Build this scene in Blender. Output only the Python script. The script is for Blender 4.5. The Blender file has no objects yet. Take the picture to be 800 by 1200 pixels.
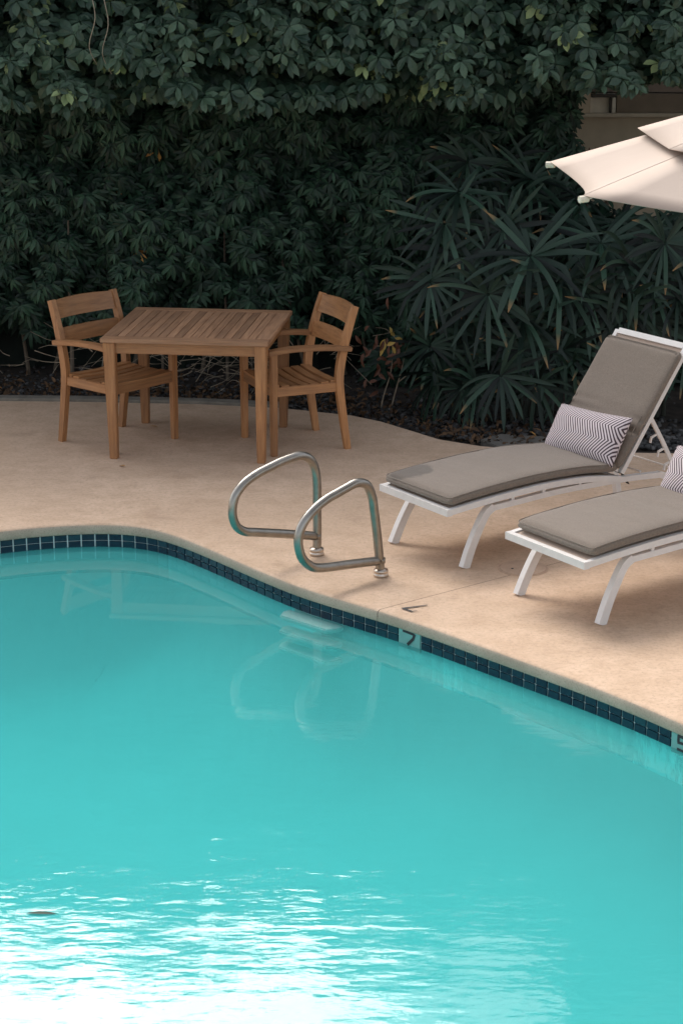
import bpy, bmesh, math, random
import numpy as np
from mathutils import Vector, Matrix, noise
from mathutils.geometry import tessellate_polygon
random.seed(7); rng = np.random.default_rng(7)
C = bpy.context.scene.collection
PI = math.pi
R = math.radians

# ------------------------------------------------------------------ camera
cam = bpy.data.objects.new('camera', bpy.data.cameras.new('camera'))
C.objects.link(cam); bpy.context.scene.camera = cam
cam.location = (0, 0, 3.165)
cam.rotation_euler = (PI/2 - .2865, 0, 0)
cam.data.sensor_fit = 'VERTICAL'; cam.data.sensor_height = 36
cam.data.lens = 36*2404/1200
cam.data.clip_end = 500

# ------------------------------------------------------------------ light
SUN_EL, SUN_AZ = R(40), R(-21)          # azimuth from +Y, negative towards -X
w = bpy.data.worlds.new('World'); bpy.context.scene.world = w; w.use_nodes = True
nt = w.node_tree; bg = nt.nodes['Background']
sky = nt.nodes.new('ShaderNodeTexSky'); sky.sky_type = 'NISHITA'; sky.sun_disc = False
sky.sun_elevation = SUN_EL; sky.sun_rotation = SUN_AZ
sky.air_density = 1.0; sky.dust_density = 3.0; sky.ozone_density = 1.0
hs = nt.nodes.new('ShaderNodeHueSaturation'); hs.inputs['Saturation'].default_value = .35
nt.links.new(sky.outputs[0], hs.inputs['Color']); nt.links.new(hs.outputs[0], bg.inputs['Color'])
bg.inputs['Strength'].default_value = .15
sl = bpy.data.lights.new('sun', 'SUN'); sl.energy = 2.0; sl.angle = R(41); sl.color = (1, .95, .88)
sun = bpy.data.objects.new('sun', sl); C.objects.link(sun)
sd = Vector((math.sin(SUN_AZ)*math.cos(SUN_EL), math.cos(SUN_AZ)*math.cos(SUN_EL), math.sin(SUN_EL)))
sun.rotation_euler = sd.to_track_quat('Z', 'Y').to_euler()
sc = bpy.context.scene
sc.view_settings.view_transform = 'Standard'; sc.view_settings.look = 'None'
sc.view_settings.exposure = .97; sc.view_settings.gamma = 1
try:
    sc.cycles.use_denoising = True; sc.cycles.max_bounces = 10; sc.cycles.transparent_max_bounces = 12
    sc.cycles.sample_clamp_indirect = 6
except Exception: pass

# ------------------------------------------------------------------ materials
class N:
    def __init__(s, name):
        s.m = bpy.data.materials.new(name); s.m.use_nodes = True
        s.t = s.m.node_tree; s.b = s.t.nodes['Principled BSDF']; s.out = s.t.nodes['Material Output']
    def n(s, typ, **kw):
        x = s.t.nodes.new('ShaderNode'+typ)
        for k, v in kw.items():
            if k in x.inputs: x.inputs[k].default_value = v
            else: setattr(x, k, v)
        return x
    def l(s, a, b): s.t.links.new(a, b)
    def ramp(s, fac, stops):
        r = s.t.nodes.new('ShaderNodeValToRGB'); e = r.color_ramp.elements
        while len(e) < len(stops): e.new(.5)
        for i, (p, c) in enumerate(stops):
            e[i].position = p; e[i].color = tuple(c)+(1,) if len(c) == 3 else c
        s.l(fac, r.inputs[0]); return r.outputs[0]
    def coords(s, kind='Object', scale=(1, 1, 1)):
        tc = s.n('TexCoord'); mp = s.n('Mapping'); mp.inputs['Scale'].default_value = scale
        s.l(tc.outputs[kind], mp.inputs[0]); return mp.outputs[0]
    def noise(s, vec, scale, detail=4, rough=.55):
        x = s.n('TexNoise'); x.inputs['Scale'].default_value = scale; x.inputs['Detail'].default_value = detail
        x.inputs['Roughness'].default_value = rough; s.l(vec, x.inputs['Vector']); return x.outputs[0]
    def mix(s, fac, a, b, mode='MIX'):
        x = s.n('MixRGB', blend_type=mode)
        for sock, v in ((x.inputs[0], fac), (x.inputs[1], a), (x.inputs[2], b)):
            if isinstance(v, (int, float)): sock.default_value = v
            elif isinstance(v, tuple): sock.default_value = v+(1,) if len(v) == 3 else v
            else: s.l(v, sock)
        return x.outputs[0]
    def math(s, op, a, b=None, c=None):
        x = s.n('Math', operation=op)
        for i, v in enumerate((a, b, c)):
            if v is None: continue
            if isinstance(v, (int, float)): x.inputs[i].default_value = v
            else: s.l(v, x.inputs[i])
        return x.outputs[0]
    def bump(s, h, strength, dist=.01):
        x = s.n('Bump'); x.inputs['Strength'].default_value = strength; x.inputs['Distance'].default_value = dist
        s.l(h, x.inputs['Height']); s.l(x.outputs[0], s.b.inputs['Normal']); return x
    def col(s, v):
        if isinstance(v, tuple): s.b.inputs['Base Color'].default_value = v+(1,)
        else: s.l(v, s.b.inputs['Base Color'])
    def rough(s, v):
        if isinstance(v, (int, float)): s.b.inputs['Roughness'].default_value = v
        else: s.l(v, s.b.inputs['Roughness'])

def m_concrete():
    s = N('deck_concrete'); v = s.coords()
    big = s.noise(v, 1.1, 5, .6); mid = s.noise(v, 7, 6, .65); fine = s.noise(v, 48, 5, .75)
    c = s.ramp(big, [(.3, (.54, .375, .255)), (.7, (.65, .47, .335))])
    c = s.mix(s.ramp(mid, [(.35, (.6,)*3), (.6, (0,)*3)]), c, (.45, .30, .19))
    c = s.mix(s.ramp(fine, [(.34, (.6,)*3), (.5, (0,)*3)]), c, (.37, .255, .18)); c = s.mix(s.ramp(fine, [(.55, (0,)*3), (.72, (.45,)*3)]), c, (.70, .52, .38))
    # worn pits and rust-brown blotches
    st = s.noise(v, 2.3, 7, .7)
    c = s.mix(s.ramp(st, [(.58, (0,)*3), (.70, (.5,)*3)]), c, (.34, .225, .15))
    vo = s.n('TexVoronoi'); vo.inputs['Scale'].default_value = 26; s.l(v, vo.inputs['Vector'])
    c = s.mix(s.ramp(vo.outputs['Distance'], [(.03, (.55,)*3), (.1, (0,)*3)]), c, (.28, .19, .13))
    s.col(c); s.rough(.78)
    h = s.math('ADD', s.math('MULTIPLY', fine, .5), mid)
    s.bump(h, .35, .004); return s.m

def m_lip():
    s = N('coping_edge'); v = s.coords()
    c = s.ramp(s.noise(v, 5, 6, .6), [(.3, (.36, .285, .215)), (.7, (.48, .38, .29))])
    fine = s.noise(v, 120, 3, .7)
    c = s.mix(s.ramp(fine, [(.36, (.5,)*3), (.5, (0,)*3)]), c, (.22, .18, .13))
    s.col(c); s.rough(.8); s.bump(fine, .4, .003); return s.m

def m_simple(name, col, rough=.5, metal=0, vary=.12, scale=8, bump=0, stretch=(1, 1, 1), coat=0):
    s = N(name); v = s.coords(scale=stretch); n = s.noise(v, scale, 5, .6)
    a = tuple(max(0, x*(1-vary)) for x in col); b = tuple(min(1, x*(1+vary)) for x in col)
    s.col(s.ramp(n, [(.3, a), (.7, b)])); s.rough(rough); s.b.inputs['Metallic'].default_value = metal
    if bump: s.bump(s.noise(v, scale*6, 4, .6), bump, .003)
    if coat: s.b.inputs['Coat Weight'].default_value = coat
    return s.m

def m_teak(axis, dark=1.0, sat=1.0):
    s = N('teak_'+axis)
    sc_ = {'x': (2, 30, 30), 'y': (30, 2, 30), 'z': (30, 30, 2)}[axis]
    tc = s.n('TexCoord'); oi = s.n('ObjectInfo')
    ad = s.n('VectorMath', operation='ADD'); s.l(tc.outputs['Object'], ad.inputs[0])
    cx = s.n('CombineXYZ'); s.l(s.math('MULTIPLY', oi.outputs['Random'], 9.0), cx.inputs[0])
    s.l(s.math('MULTIPLY', oi.outputs['Random'], 17.0), cx.inputs[1]); s.l(cx.outputs[0], ad.inputs[1])
    mp = s.n('Mapping'); mp.inputs['Scale'].default_value = sc_; s.l(ad.outputs[0], mp.inputs[0])
    g = s.noise(mp.outputs[0], 2.2, 6, .65); big = s.noise(ad.outputs[0], 6, 3)
    c = s.ramp(g, [(.25, (.17*dark, .073*dark, .026*dark)), (.5, (.33*dark, .15*dark, .056*dark)), (.75, (.43*dark, .215*dark, .088*dark))])
    c = s.mix(s.ramp(big, [(.35, (.35,)*3), (.65, (0,)*3)]), c, (.24*dark, .125*dark, .065*dark))
    hsv = s.n('HueSaturation'); hsv.inputs['Saturation'].default_value = sat; s.l(c, hsv.inputs['Color']); s.l(s.math('MULTIPLY_ADD', oi.outputs['Random'], .5, .82), hsv.inputs['Value'])
    s.col(hsv.outputs[0]); s.rough(.5); s.bump(g, .3, .002); return s.m

def m_leaf(name, c1, c2, rough=.42, spec=.5, sheen=0, trans=0.0):
    s = N(name); ge = s.n('NewGeometry')
    c = s.ramp(ge.outputs['Random Per Island'], [(0, c1), (.85, c2), (1, tuple(min(1, x*1.5) for x in c2))])
    v = s.coords(); n = s.noise(v, 30, 3)
    c = s.mix(.35, c, s.mix(1.0, c, s.ramp(n, [(.3, (.5,)*3), (.7, (1,)*3)]), 'MULTIPLY'))
    s.col(c); s.rough(rough); s.b.inputs['Specular IOR Level'].default_value = spec
    if trans:
        tr = s.n('BsdfTranslucent'); s.l(c, tr.inputs[0]); mx = s.n('MixShader'); mx.inputs[0].default_value = trans
        s.l(s.b.outputs[0], mx.inputs[1]); s.l(tr.outputs[0], mx.inputs[2]); s.l(mx.outputs[0], s.out.inputs[0])
    return s.m

def m_blade(name, c1, c2, tip):
    # uv.x runs along the blade: old tips go tan
    s = N(name); ge = s.n('NewGeometry'); uv = s.n('UVMap'); sp = s.n('SeparateXYZ'); s.l(uv.outputs[0], sp.inputs[0])
    c = s.ramp(ge.outputs['Random Per Island'], [(0, c1), (.9, c2), (1, tuple(x*1.5 for x in c2))])
    old = s.ramp(ge.outputs['Random Per Island'], [(.90, (0,)*3), (.93, (1,)*3)])
    t = s.math('MULTIPLY', s.ramp(sp.outputs[0], [(.78, (0,)*3), (.97, (1,)*3)]), old)
    c = s.mix(t, c, tip)
    ribs = s.math('SINE', s.math('MULTIPLY', sp.outputs[1], 38))
    s.b.inputs['Specular IOR Level'].default_value = .28; s.col(c); s.rough(.42); s.bump(ribs, .25, .002); return s.m

def m_fabric(name, col, wet=False):
    s = N(name); v = s.coords()
    a = s.noise(s.coords(scale=(1, 8, 1)), 90, 3, .7); b = s.noise(s.coords(scale=(8, 1, 1)), 90, 3, .7)
    wv = s.math('MULTIPLY', s.math('ADD', a, b), .5); big = s.noise(v, 5, 4)
    c = s.ramp(wv, [(.38, tuple(x*.72 for x in col)), (.62, tuple(x*1.22 for x in col))])
    c = s.mix(s.ramp(big, [(.35, (.3,)*3), (.65, (0,)*3)]), c, tuple(x*.8 for x in col))
    if wet:
        tc = s.n('TexCoord'); d = s.n('VectorMath', operation='DISTANCE'); s.l(tc.outputs['Object'], d.inputs[0]); d.inputs[1].default_value = (.125, .19, .415)
        k = s.math('ADD', d.outputs['Value'], s.math('MULTIPLY', s.noise(v, 16, 3), .07))
        f = s.ramp(k, [(.135, (.9,)*3), (.155, (0,)*3)])
        c = s.mix(f, c, tuple(x*.45 for x in col))
    s.col(c); s.rough(.9); s.b.inputs['Sheen Weight'].default_value = .15
    wr = s.noise(s.coords(scale=(1, .5, 1)), 7, 3, .6)
    h = s.math('ADD', s.math('MULTIPLY', wv, .25), wr); s.bump(h, .5, .012); return s.m

def m_chevron():
    s = N('chevron_fabric'); tc = s.n('TexCoord'); sp = s.n('SeparateXYZ'); s.l(tc.outputs['Object'], sp.inputs[0])
    x, y = sp.outputs[0], sp.outputs[1]
    tri = s.math('PINGPONG', s.math('ADD', y, .062), .078)
    ph = s.math('ADD', s.math('MULTIPLY', x, 1/.0190), s.math('MULTIPLY', tri, 1/.0190*.72))
    fr = s.math('FRACT', s.math('ADD', ph, 50))
    tr = s.math('ABSOLUTE', s.math('SUBTRACT', fr, .5))
    f = s.ramp(tr, [(.20, (0,)*3), (.26, (1,)*3)])
    c = s.mix(f, (.075, .045, .055), (.78, .68, .69))
    n = s.noise(s.coords(), 300, 2); s.col(s.mix(.15, c, n, 'MULTIPLY')); s.rough(.9); s.bump(s.noise(s.coords(), 12, 3), .4, .01)
    return s.m

def m_tile():
    s = N('blue_tile'); oi = s.n('ObjectInfo'); v = s.coords()
    c = s.ramp(oi.outputs['Random'], [(0, (.001, .010, .026)), (.5, (.002, .018, .038)), (1, (.005, .040, .058))])
    n = s.noise(v, 60, 4); c = s.mix(s.ramp(n, [(.4, (0,)*3), (.75, (.35,)*3)]), c, (.008, .06, .08)); lime = s.noise(v, 9, 5, .7); c = s.mix(s.ramp(lime, [(.56, (0,)*3), (.74, (.2,)*3)]), c, (.06, .12, .13))
    s.b.inputs['Specular IOR Level'].default_value = .35; s.col(c); s.rough(.2); return s.m

def m_plaster():
    s = N('pool_plaster'); v = s.coords(); n = s.noise(v, 2, 5)
    s.col(s.ramp(n, [(.3, (.66, .80, .78)), (.7, (.75, .86, .84))])); s.rough(.8); return s.m

def m_water():
    s = N('pool_water'); t = s.t; t.nodes.remove(s.b)
    geo = s.n('NewGeometry')
    mp = s.n('Mapping'); mp.inputs['Scale'].default_value = (1, 2.4, 1); mp.inputs['Rotation'].default_value = (0, 0, R(12))
    s.l(geo.outputs['Position'], mp.inputs[0])
    a = s.noise(mp.outputs[0], 5.0, 2, .5); b = s.noise(mp.outputs[0], 14, 3, .55); c0 = s.noise(mp.outputs[0], 1.3, 1, .5)
    sp = s.n('SeparateXYZ'); s.l(geo.outputs['Position'], sp.inputs[0])
    # a light breeze: livelier out in the open water, calm under the far bank
    mr = s.n('MapRange'); mr.inputs['From Min'].default_value = 9.3; mr.inputs['From Max'].default_value = 6.3
    mr.inputs['To Min'].default_value = .03; mr.inputs['To Max'].default_value = 1.0; s.l(sp.outputs[1], mr.inputs[0])
    h = s.math('ADD', s.math('MULTIPLY', a, 1.0), s.math('ADD', s.math('MULTIPLY', b, .32), s.math('MULTIPLY', c0, 1.2)))
    h = s.math('MULTIPLY', h, mr.outputs[0])
    bp = s.n('Bump'); bp.inputs['Strength'].default_value = 1; bp.inputs['Distance'].default_value = .0026; s.l(h, bp.inputs['Height'])
    fr = s.n('Fresnel'); fr.inputs[0].default_value = 1.333; s.l(bp.outputs[0], fr.inputs['Normal'])
    gl = s.n('BsdfGlossy'); gl.inputs['Roughness'].default_value = .02; s.l(bp.outputs[0], gl.inputs['Normal'])
    gl.inputs['Color'].default_value = (1, 1, 1, 1)
    tp = s.n('BsdfTransparent'); mk = s.n('BsdfDiffuse'); mk.inputs[0].default_value = (.095, .50, .485, 1)
    tr = s.n('MixShader'); tr.inputs[0].default_value = .40; s.l(tp.outputs[0], tr.inputs[1]); s.l(mk.outputs[0], tr.inputs[2]); mx = s.n('MixShader')
    s.l(fr.outputs[0], mx.inputs[0]); s.l(tr.outputs[0], mx.inputs[1]); s.l(gl.outputs[0], mx.inputs[2]); s.l(mx.outputs[0], s.out.inputs['Surface'])
    va = s.n('VolumeAbsorption'); va.inputs['Color'].default_value = (.13, .905, .915, 1); va.inputs['Density'].default_value = 1.5
    s.l(va.outputs[0], s.out.inputs['Volume'])
    return s.m

MAT = dict(
    deck=m_concrete(), lip=m_lip(), tile=m_tile(), plaster=m_plaster(), water=m_water(),
    pool_lit_tile=m_simple('pool_lit_tile', (.15, .36, .33), .35), black=m_simple('black_paint', (.02, .02, .025), .6, bump=.2),  # marker tile: white glaze with the pool's teal light put into its colour
    tyw=m_teak('y', 1.02, .86), txw=m_teak('x', 1.02, .88), tx=m_teak('x'), ty=m_teak('y'), tz=m_teak('z'), tyd=m_teak('y', .85),
    steel=m_simple('brushed_steel', (.32, .295, .26), .32, 1, .15, 20),
    collar=m_simple('collar_steel', (.55, .47, .40), .3, 1, .2, 30),
    white=m_simple('white_powder_coat', (.72, .68, .65), .4, 0, .05, 20, .1),
    sling=m_simple('sling_mesh', (.55, .42, .33), .8, 0, .1, 200),
    cushion=m_fabric('taupe_fabric', (.205, .162, .128)), cushion_wet=m_fabric('taupe_fabric_wet', (.205, .162, .128), True),
    strap=m_simple('dark_strap', (.06, .055, .05), .8),
    chevron=m_chevron(), canopy=m_simple('canopy_fabric', (.37, .295, .245), .85, 0, .03, 4, .15),
    step=m_simple('white_resin', (.82, .80, .76), .5),
    soil=m_simple('soil', (.045, .034, .026), .95, 0, .5, 14, .8), pad=m_simple('grey_slab', (.12, .11, .095), .9, 0, .25, 10, .4),
    kerb=m_simple('old_kerb', (.17, .15, .12), .9, 0, .3, 12, .4),
    stone=m_leaf('river_stone', (.018, .018, .018), (.085, .082, .080), .7, .3), litter=m_leaf('leaf_litter', (.03, .02, .014), (.13, .075, .04), .8, .2),
    orange_leaf=m_leaf('orange_leaf', (.30, .13, .035), (.5, .27, .08), .6, .3),
    bark=m_simple('bark', (.11, .085, .06), .9, 0, .4, 18, .8), pale_twig=m_simple('pale_twig', (.24, .195, .14), .85, 0, .3, 30, .4),
    core=m_simple('shade_fill', (.006, .010, .007), 1, 0, .5, 10), lid=m_simple('valve_lid', (.48, .33, .23), .7, 0, .12, 20, .3),  # core: near-black, the shade deep inside foliage put into the colour
    crown=m_leaf('crown_leaf', (.016, .040, .027), (.056, .096, .060), .45, .32, trans=.12),
    young=m_leaf('young_leaf', (.16, .23, .09), (.30, .38, .17), .45, .5, trans=.2),
    hedge=m_leaf('hedge_leaf', (.004, .015, .010), (.024, .058, .033), .55, .3), 
    blade=m_blade('palm_blade', (.0005, .003, .0025), (.024, .052, .034), (.26, .15, .06)),
    cane=m_simple('cane', (.022, .024, .016), .8), croton=m_leaf('croton_leaf', (.03, .015, .012), (.16, .06, .03), .5, .4), yellow=m_leaf('yellow_leaf', (.40, .24, .05), (.6, .42, .12), .6, .3),
    sill=m_simple('pale_sill', (.52, .43, .31), .9), panel=m_simple('brown_panel', (.22, .17, .12), .9, 0, .15, 5), wall=m_simple('stucco', (.50, .40, .28), .9, 0, .1, 6, .4), trim=m_simple('window_trim', (.62, .56, .45), .7), glass=m_simple('dark_glass', (.05, .05, .045), .1),
    curtain=m_simple('curtain', (.74, .66, .54), .9), roof=m_simple('roof', (.08, .07, .06), .9, 0, .2, 10, .4), beam=m_simple('dark_beam', (.06, .05, .04), .8),
)

# ------------------------------------------------------------------ helpers
def mesh_obj(name, verts, faces, mat, parent=None, smooth=False, kind=None, uvs=None):
    me = bpy.data.meshes.new(name); me.from_pydata([tuple(v) for v in verts], [], [tuple(f) for f in faces])
    me.materials.append(mat)
    if smooth: me.polygons.foreach_set('use_smooth', [True]*len(me.polygons))
    if uvs is not None:
        ul = me.uv_layers.new(name='uv'); li = np.empty(len(me.loops), int); me.loops.foreach_get('vertex_index', li)
        ul.data.foreach_set('uv', np.asarray(uvs, float)[li].ravel())
    me.update()
    o = bpy.data.objects.new(name, me); C.objects.link(o)
    if parent: o.parent = parent
    if kind: o['kind'] = kind
    return o
def bm_obj(name, bm, mat, parent=None, smooth=False, kind=None):
    bmesh.ops.recalc_face_normals(bm, faces=bm.faces)
    me = bpy.data.meshes.new(name); bm.to_mesh(me); bm.free(); me.materials.append(mat)
    if smooth: me.polygons.foreach_set('use_smooth', [True]*len(me.polygons))
    o = bpy.data.objects.new(name, me); C.objects.link(o)
    if parent: o.parent = parent
    if kind: o['kind'] = kind
    return o
def thing(name, label, cat, loc=(0, 0, 0), rz=0, group=None):
    o = bpy.data.objects.new(name, None); C.objects.link(o); o.location = loc; o.rotation_euler = (0, 0, rz)
    o.empty_display_size = .1; tag(o, label, cat, group); return o
def tag(o, label, cat, group=None):
    o['label'] = label; o['category'] = cat
    if group: o['group'] = group
def children(o): return [c for c in bpy.data.objects if c.parent is o]
def dup(o, loc, rz, label):
    r = o.copy(); C.objects.link(r); r.location = loc; r.rotation_euler = (0, 0, rz); r['label'] = label
    for ch in children(o):
        if ch is r: continue
        c = ch.copy(); C.objects.link(c); c.parent = r
        for g in children(ch):
            d = g.copy(); C.objects.link(d); d.parent = c
    return r
def bevel(bm, w=.003, seg=1):
    bmesh.ops.bevel(bm, geom=[e for e in bm.edges], offset=w, segments=seg, affect='EDGES', clamp_overlap=True)
def box(bm, x0, x1, y0, y1, z0, z1, bev=.0):
    m = Matrix.Translation(((x0+x1)/2, (y0+y1)/2, (z0+z1)/2)) @ Matrix.Diagonal((x1-x0, y1-y0, z1-z0, 1))
    bmesh.ops.create_cube(bm, size=1, matrix=m)
def boxobj(name, x0, x1, y0, y1, z0, z1, mat, parent, bev=.003):
    bm = bmesh.new(); box(bm, x0, x1, y0, y1, z0, z1)
    if bev: bevel(bm, bev, 2)
    return bm_obj(name, bm, mat, parent)
def hexa(name, bottom, top, mat, parent, bev=.003):
    """bottom, top: four (x,y,z) corners each"""
    bm = bmesh.new(); b = [bm.verts.new(p) for p in bottom]; t = [bm.verts.new(p) for p in top]
    bm.faces.new(b[::-1]); bm.faces.new(t)
    for i in range(4): bm.faces.new((b[i], b[(i+1) % 4], t[(i+1) % 4], t[i]))
    bmesh.ops.recalc_face_normals(bm, faces=bm.faces)
    if bev: bevel(bm, bev, 2)
    return bm_obj(name, bm, mat, parent)
def smooth_path(pts, n=6):
    """Catmull-Rom through pts"""
    P = [Vector(p) for p in pts]; out = []
    for i in range(len(P)-1):
        p0 = P[i-1] if i else P[0]*2-P[1]; p1, p2 = P[i], P[i+1]; p3 = P[i+2] if i+2 < len(P) else P[-1]*2-P[-2]
        for k in range(n):
            t = k/n
            out.append(.5*((2*p1)+(p2-p0)*t+(2*p0-5*p1+4*p2-p3)*t*t+(3*p1-p0-3*p2+p3)*t**3))
    out.append(P[-1]); return out
def tube(bm, path, r, seg=10, closed=False, r_end=None):
    path = [Vector(p) for p in path]; n = len(path); rings = []
    T0 = (path[1]-path[0]).normalized(); up = T0.orthogonal().normalized()
    for i, p in enumerate(path):
        if closed: T = (path[(i+1) % n]-path[i-1]).normalized()
        else: T = (path[min(i+1, n-1)]-path[max(i-1, 0)]).normalized()
        up = (up-T*up.dot(T)); up = up.normalized() if up.length > 1e-6 else T.orthogonal().normalized()
        s = T.cross(up); rr = r if r_end is None else r+(r_end-r)*i/(n-1)
        rings.append([bm.verts.new(p+(up*math.cos(2*PI*k/seg)+s*math.sin(2*PI*k/seg))*rr) for k in range(seg)])
    for i in range(n-(0 if closed else 1)):
        a, b = rings[i], rings[(i+1) % n]
        for k in range(seg): bm.faces.new((a[k], a[(k+1) % seg], b[(k+1) % seg], b[k]))
    if not closed:
        bm.faces.new(rings[0][::-1]); bm.faces.new(rings[-1])
def ribbon(bm, path, th, y0, y1):
    """a bar of rectangular section following path (x,z) in the XZ plane, th deep, from y0 to y1"""
    P = [Vector((p[0], 0, p[1])) for p in path]; rings = []
    for i, p in enumerate(P):
        T = (P[min(i+1, len(P)-1)]-P[max(i-1, 0)]).normalized(); n = Vector((-T.z, 0, T.x))
        h = th if not callable(th) else th(i/(len(P)-1))
        rings.append([bm.verts.new(p+n*h/2*s+Vector((0, y, 0))) for s, y in ((1, y0), (1, y1), (-1, y1), (-1, y0))])
    for i in range(len(P)-1):
        a, b = rings[i], rings[i+1]
        for k in range(4): bm.faces.new((a[k], a[(k+1) % 4], b[(k+1) % 4], b[k]))
    bm.faces.new(rings[0][::-1]); bm.faces.new(rings[-1])

# ------------------------------------------------------------------ pool outline
edge_pts = [(-1.93, 10.33), (-1.807, 10.391), (-1.592, 10.47), (-1.325, 10.517), (-1.10, 10.485), (-.9, 10.345), (-.656, 10.05), (-.425, 9.74),
            (-.207, 9.47), (0, 9.27), (.2, 9.085), (.4, 8.88), (.61, 8.645), (.82, 8.41), (1.02, 8.185), (1.21, 7.95), (1.385, 7.71),
            (1.75, 7.2), (2.1, 6.6), (2.35, 5.9), (2.45, 5.1), (2.3, 4.2), (1.8, 3.5), (.9, 3.1), (-.3, 3.0), (-1.6, 3.2),
            (-2.8, 3.9), (-3.6, 5.0), (-3.9, 6.4), (-3.7, 7.8), (-3.2, 9.0), (-2.6, 9.85), (-2.2, 10.18)]
def closed_smooth(pts, n=8):
    P = [Vector((x, y, 0)) for x, y in pts]; out = []; m = len(P)
    for i in range(m):
        p0, p1, p2, p3 = P[i-1], P[i], P[(i+1) % m], P[(i+2) % m]
        for k in range(n):
            t = k/n; out.append(.5*((2*p1)+(p2-p0)*t+(2*p0-5*p1+4*p2-p3)*t*t+(3*p1-p0-3*p2+p3)*t**3))
    return out
EDGE = closed_smooth(edge_pts)
# smooth a little
for _ in range(6):
    EDGE = [(EDGE[i-1]+EDGE[i]*2+EDGE[(i+1) % len(EDGE)])/4 for i in range(len(EDGE))]
# resample by arc length
def resample(loop, step):
    L = [0]
    for i in range(len(loop)): L.append(L[-1]+(loop[(i+1) % len(loop)]-loop[i]).length)
    n = int(round(L[-1]/step)); out = []; j = 0
    for k in range(n):
        s = L[-1]*k/n
        while L[j+1] < s: j += 1
        t = (s-L[j])/(L[j+1]-L[j]); out.append(loop[j].lerp(loop[(j+1) % len(loop)], t))
    return out
EDGE = resample(EDGE, .0718)
def normals(loop):
    n = len(loop); out = []
    cx = sum(p.x for p in loop)/n; cy = sum(p.y for p in loop)/n
    for i in range(n):
        T = (loop[(i+1) % n]-loop[i-1]).normalized(); out.append(Vector((-T.y, T.x, 0)))
    i = max(range(n), key=lambda i: loop[i].y)
    if out[i].y < 0: out = [-v for v in out]
    return out            # outward (away from the water)
ENORM = normals(EDGE)
def offset(d, z): return [p+n*d+Vector((0, 0, z)) for p, n in zip(EDGE, ENORM)]
NE = len(EDGE)
def loft(loops, mat, name, parent=None, smooth=True, kind=None, flip=False):
    V = [v for L in loops for v in L]; n = len(loops[0]); F = []
    for a in range(len(loops)-1):
        for i in range(n):
            q = (a*n+i, a*n+(i+1) % n, (a+1)*n+(i+1) % n, (a+1)*n+i); F.append(q[::-1] if flip else q)
    return mesh_obj(name, V, F, mat, parent, smooth, kind)

# ------------------------------------------------------------------ ground, deck
def holed(outer, inner, z, name, mat, kind='structure'):
    o = [Vector((x, y, z)) for x, y in outer]; tri = tessellate_polygon([o, inner])
    V = o+list(inner); bm = bmesh.new(); vs = [bm.verts.new(v) for v in V]
    for t in tri: bm.faces.new([vs[i] for i in t])
    bmesh.ops.recalc_face_normals(bm, faces=bm.faces)
    if sum(f.normal.z for f in bm.faces) < 0: bmesh.ops.reverse_faces(bm, faces=bm.faces)
    return bm
gi = offset(.45, -.05)
bm = holed([(-60, -40), (60, -40), (60, 90), (-60, 90)], gi, -.05, 'ground', None)
me = bpy.data.meshes.new('ground'); bm.to_mesh(me); bm.free(); me.materials.append(MAT['soil'])
ground = bpy.data.objects.new('ground', me); C.objects.link(ground); ground['kind'] = 'structure'

back = [(-12, 13.5), (-4, 13.42), (-2.28, 13.37), (-1.7, 13.345), (-.96, 13.28), (-.4, 13.17), (.055, 12.97), (.25, 12.80), (.42, 12.58), (.60, 12.34), (.85, 12.17), (1.15, 12.08), (1.6, 12.02), (3, 11.95), (12, 11.9)]
deck_poly = [(-12, -3), (12, -3)]+back[::-1]
inner = offset(.022, 0)
bm = holed(deck_poly, inner, 0, 'pool_deck', None)
# rounded coping lip and its face, swept round the pool
prof = [(.022, 0), (.012, -.002), (.004, -.008), (.0, -.018), (.0, -.052), (.004, -.058), (.02, -.060), (.05, -.060)]
lipstart = len(bm.verts); bm.verts.ensure_lookup_table(); loops = []
innerv = {}
for v in bm.verts:
    innerv[(round(v.co.x, 5), round(v.co.y, 5))] = v
loops.append([innerv[(round(p.x, 5), round(p.y, 5))] for p in inner])
for d, z in prof[1:]: loops.append([bm.verts.new(p) for p in offset(d, z)])
lipf = []
for a in range(len(loops)-1):
    for i in range(NE):
        f = bm.faces.new((loops[a][i], loops[a][(i+1) % NE], loops[a+1][(i+1) % NE], loops[a+1][i])); f.smooth = True
        if a >= 2: f.material_index = 1
# outer skirt of the deck at the planting bed
oe = [v for v in bm.verts if abs(v.co.z) < 1e-6 and v.is_boundary]
be = [e for e in bm.edges if e.is_boundary and all(abs(v.co.z) < 1e-6 for v in e.verts)]
r = bmesh.ops.extrude_edge_only(bm, edges=be)
for v in [g for g in r['geom'] if isinstance(g, bmesh.types.BMVert)]: v.co.z = -.06
# expansion joints, cut right through the slab
def joint(p, q, half=.0015, only=None):
    p, q = Vector(p), Vector(q); t = (q-p).normalized(); n = Vector((-t.y, t.x, 0))
    g = bm.verts[:]+bm.edges[:]+bm.faces[:]
    bmesh.ops.bisect_plane(bm, geom=g, plane_co=p+n*half, plane_no=n)
    g = bm.verts[:]+bm.edges[:]+bm.faces[:]
    bmesh.ops.bisect_plane(bm, geom=g, plane_co=p-n*half, plane_no=n)
    kill = []
    for f in bm.faces:
        c = f.calc_center_median()
        if abs((c-p).dot(n)) < half*.98 and (c-p).dot(t) > -.08 and (only is None or only(c)): kill.append(f)
    bmesh.ops.delete(bm, geom=kill, context='FACES')
joint((.189, 9.13, 0), (1.411, 10.095, 0))
bmesh.ops.recalc_face_normals(bm, faces=bm.faces)
if sum(f.normal.z*f.calc_area() for f in bm.faces) < 0: bmesh.ops.reverse_faces(bm, faces=bm.faces)
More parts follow.
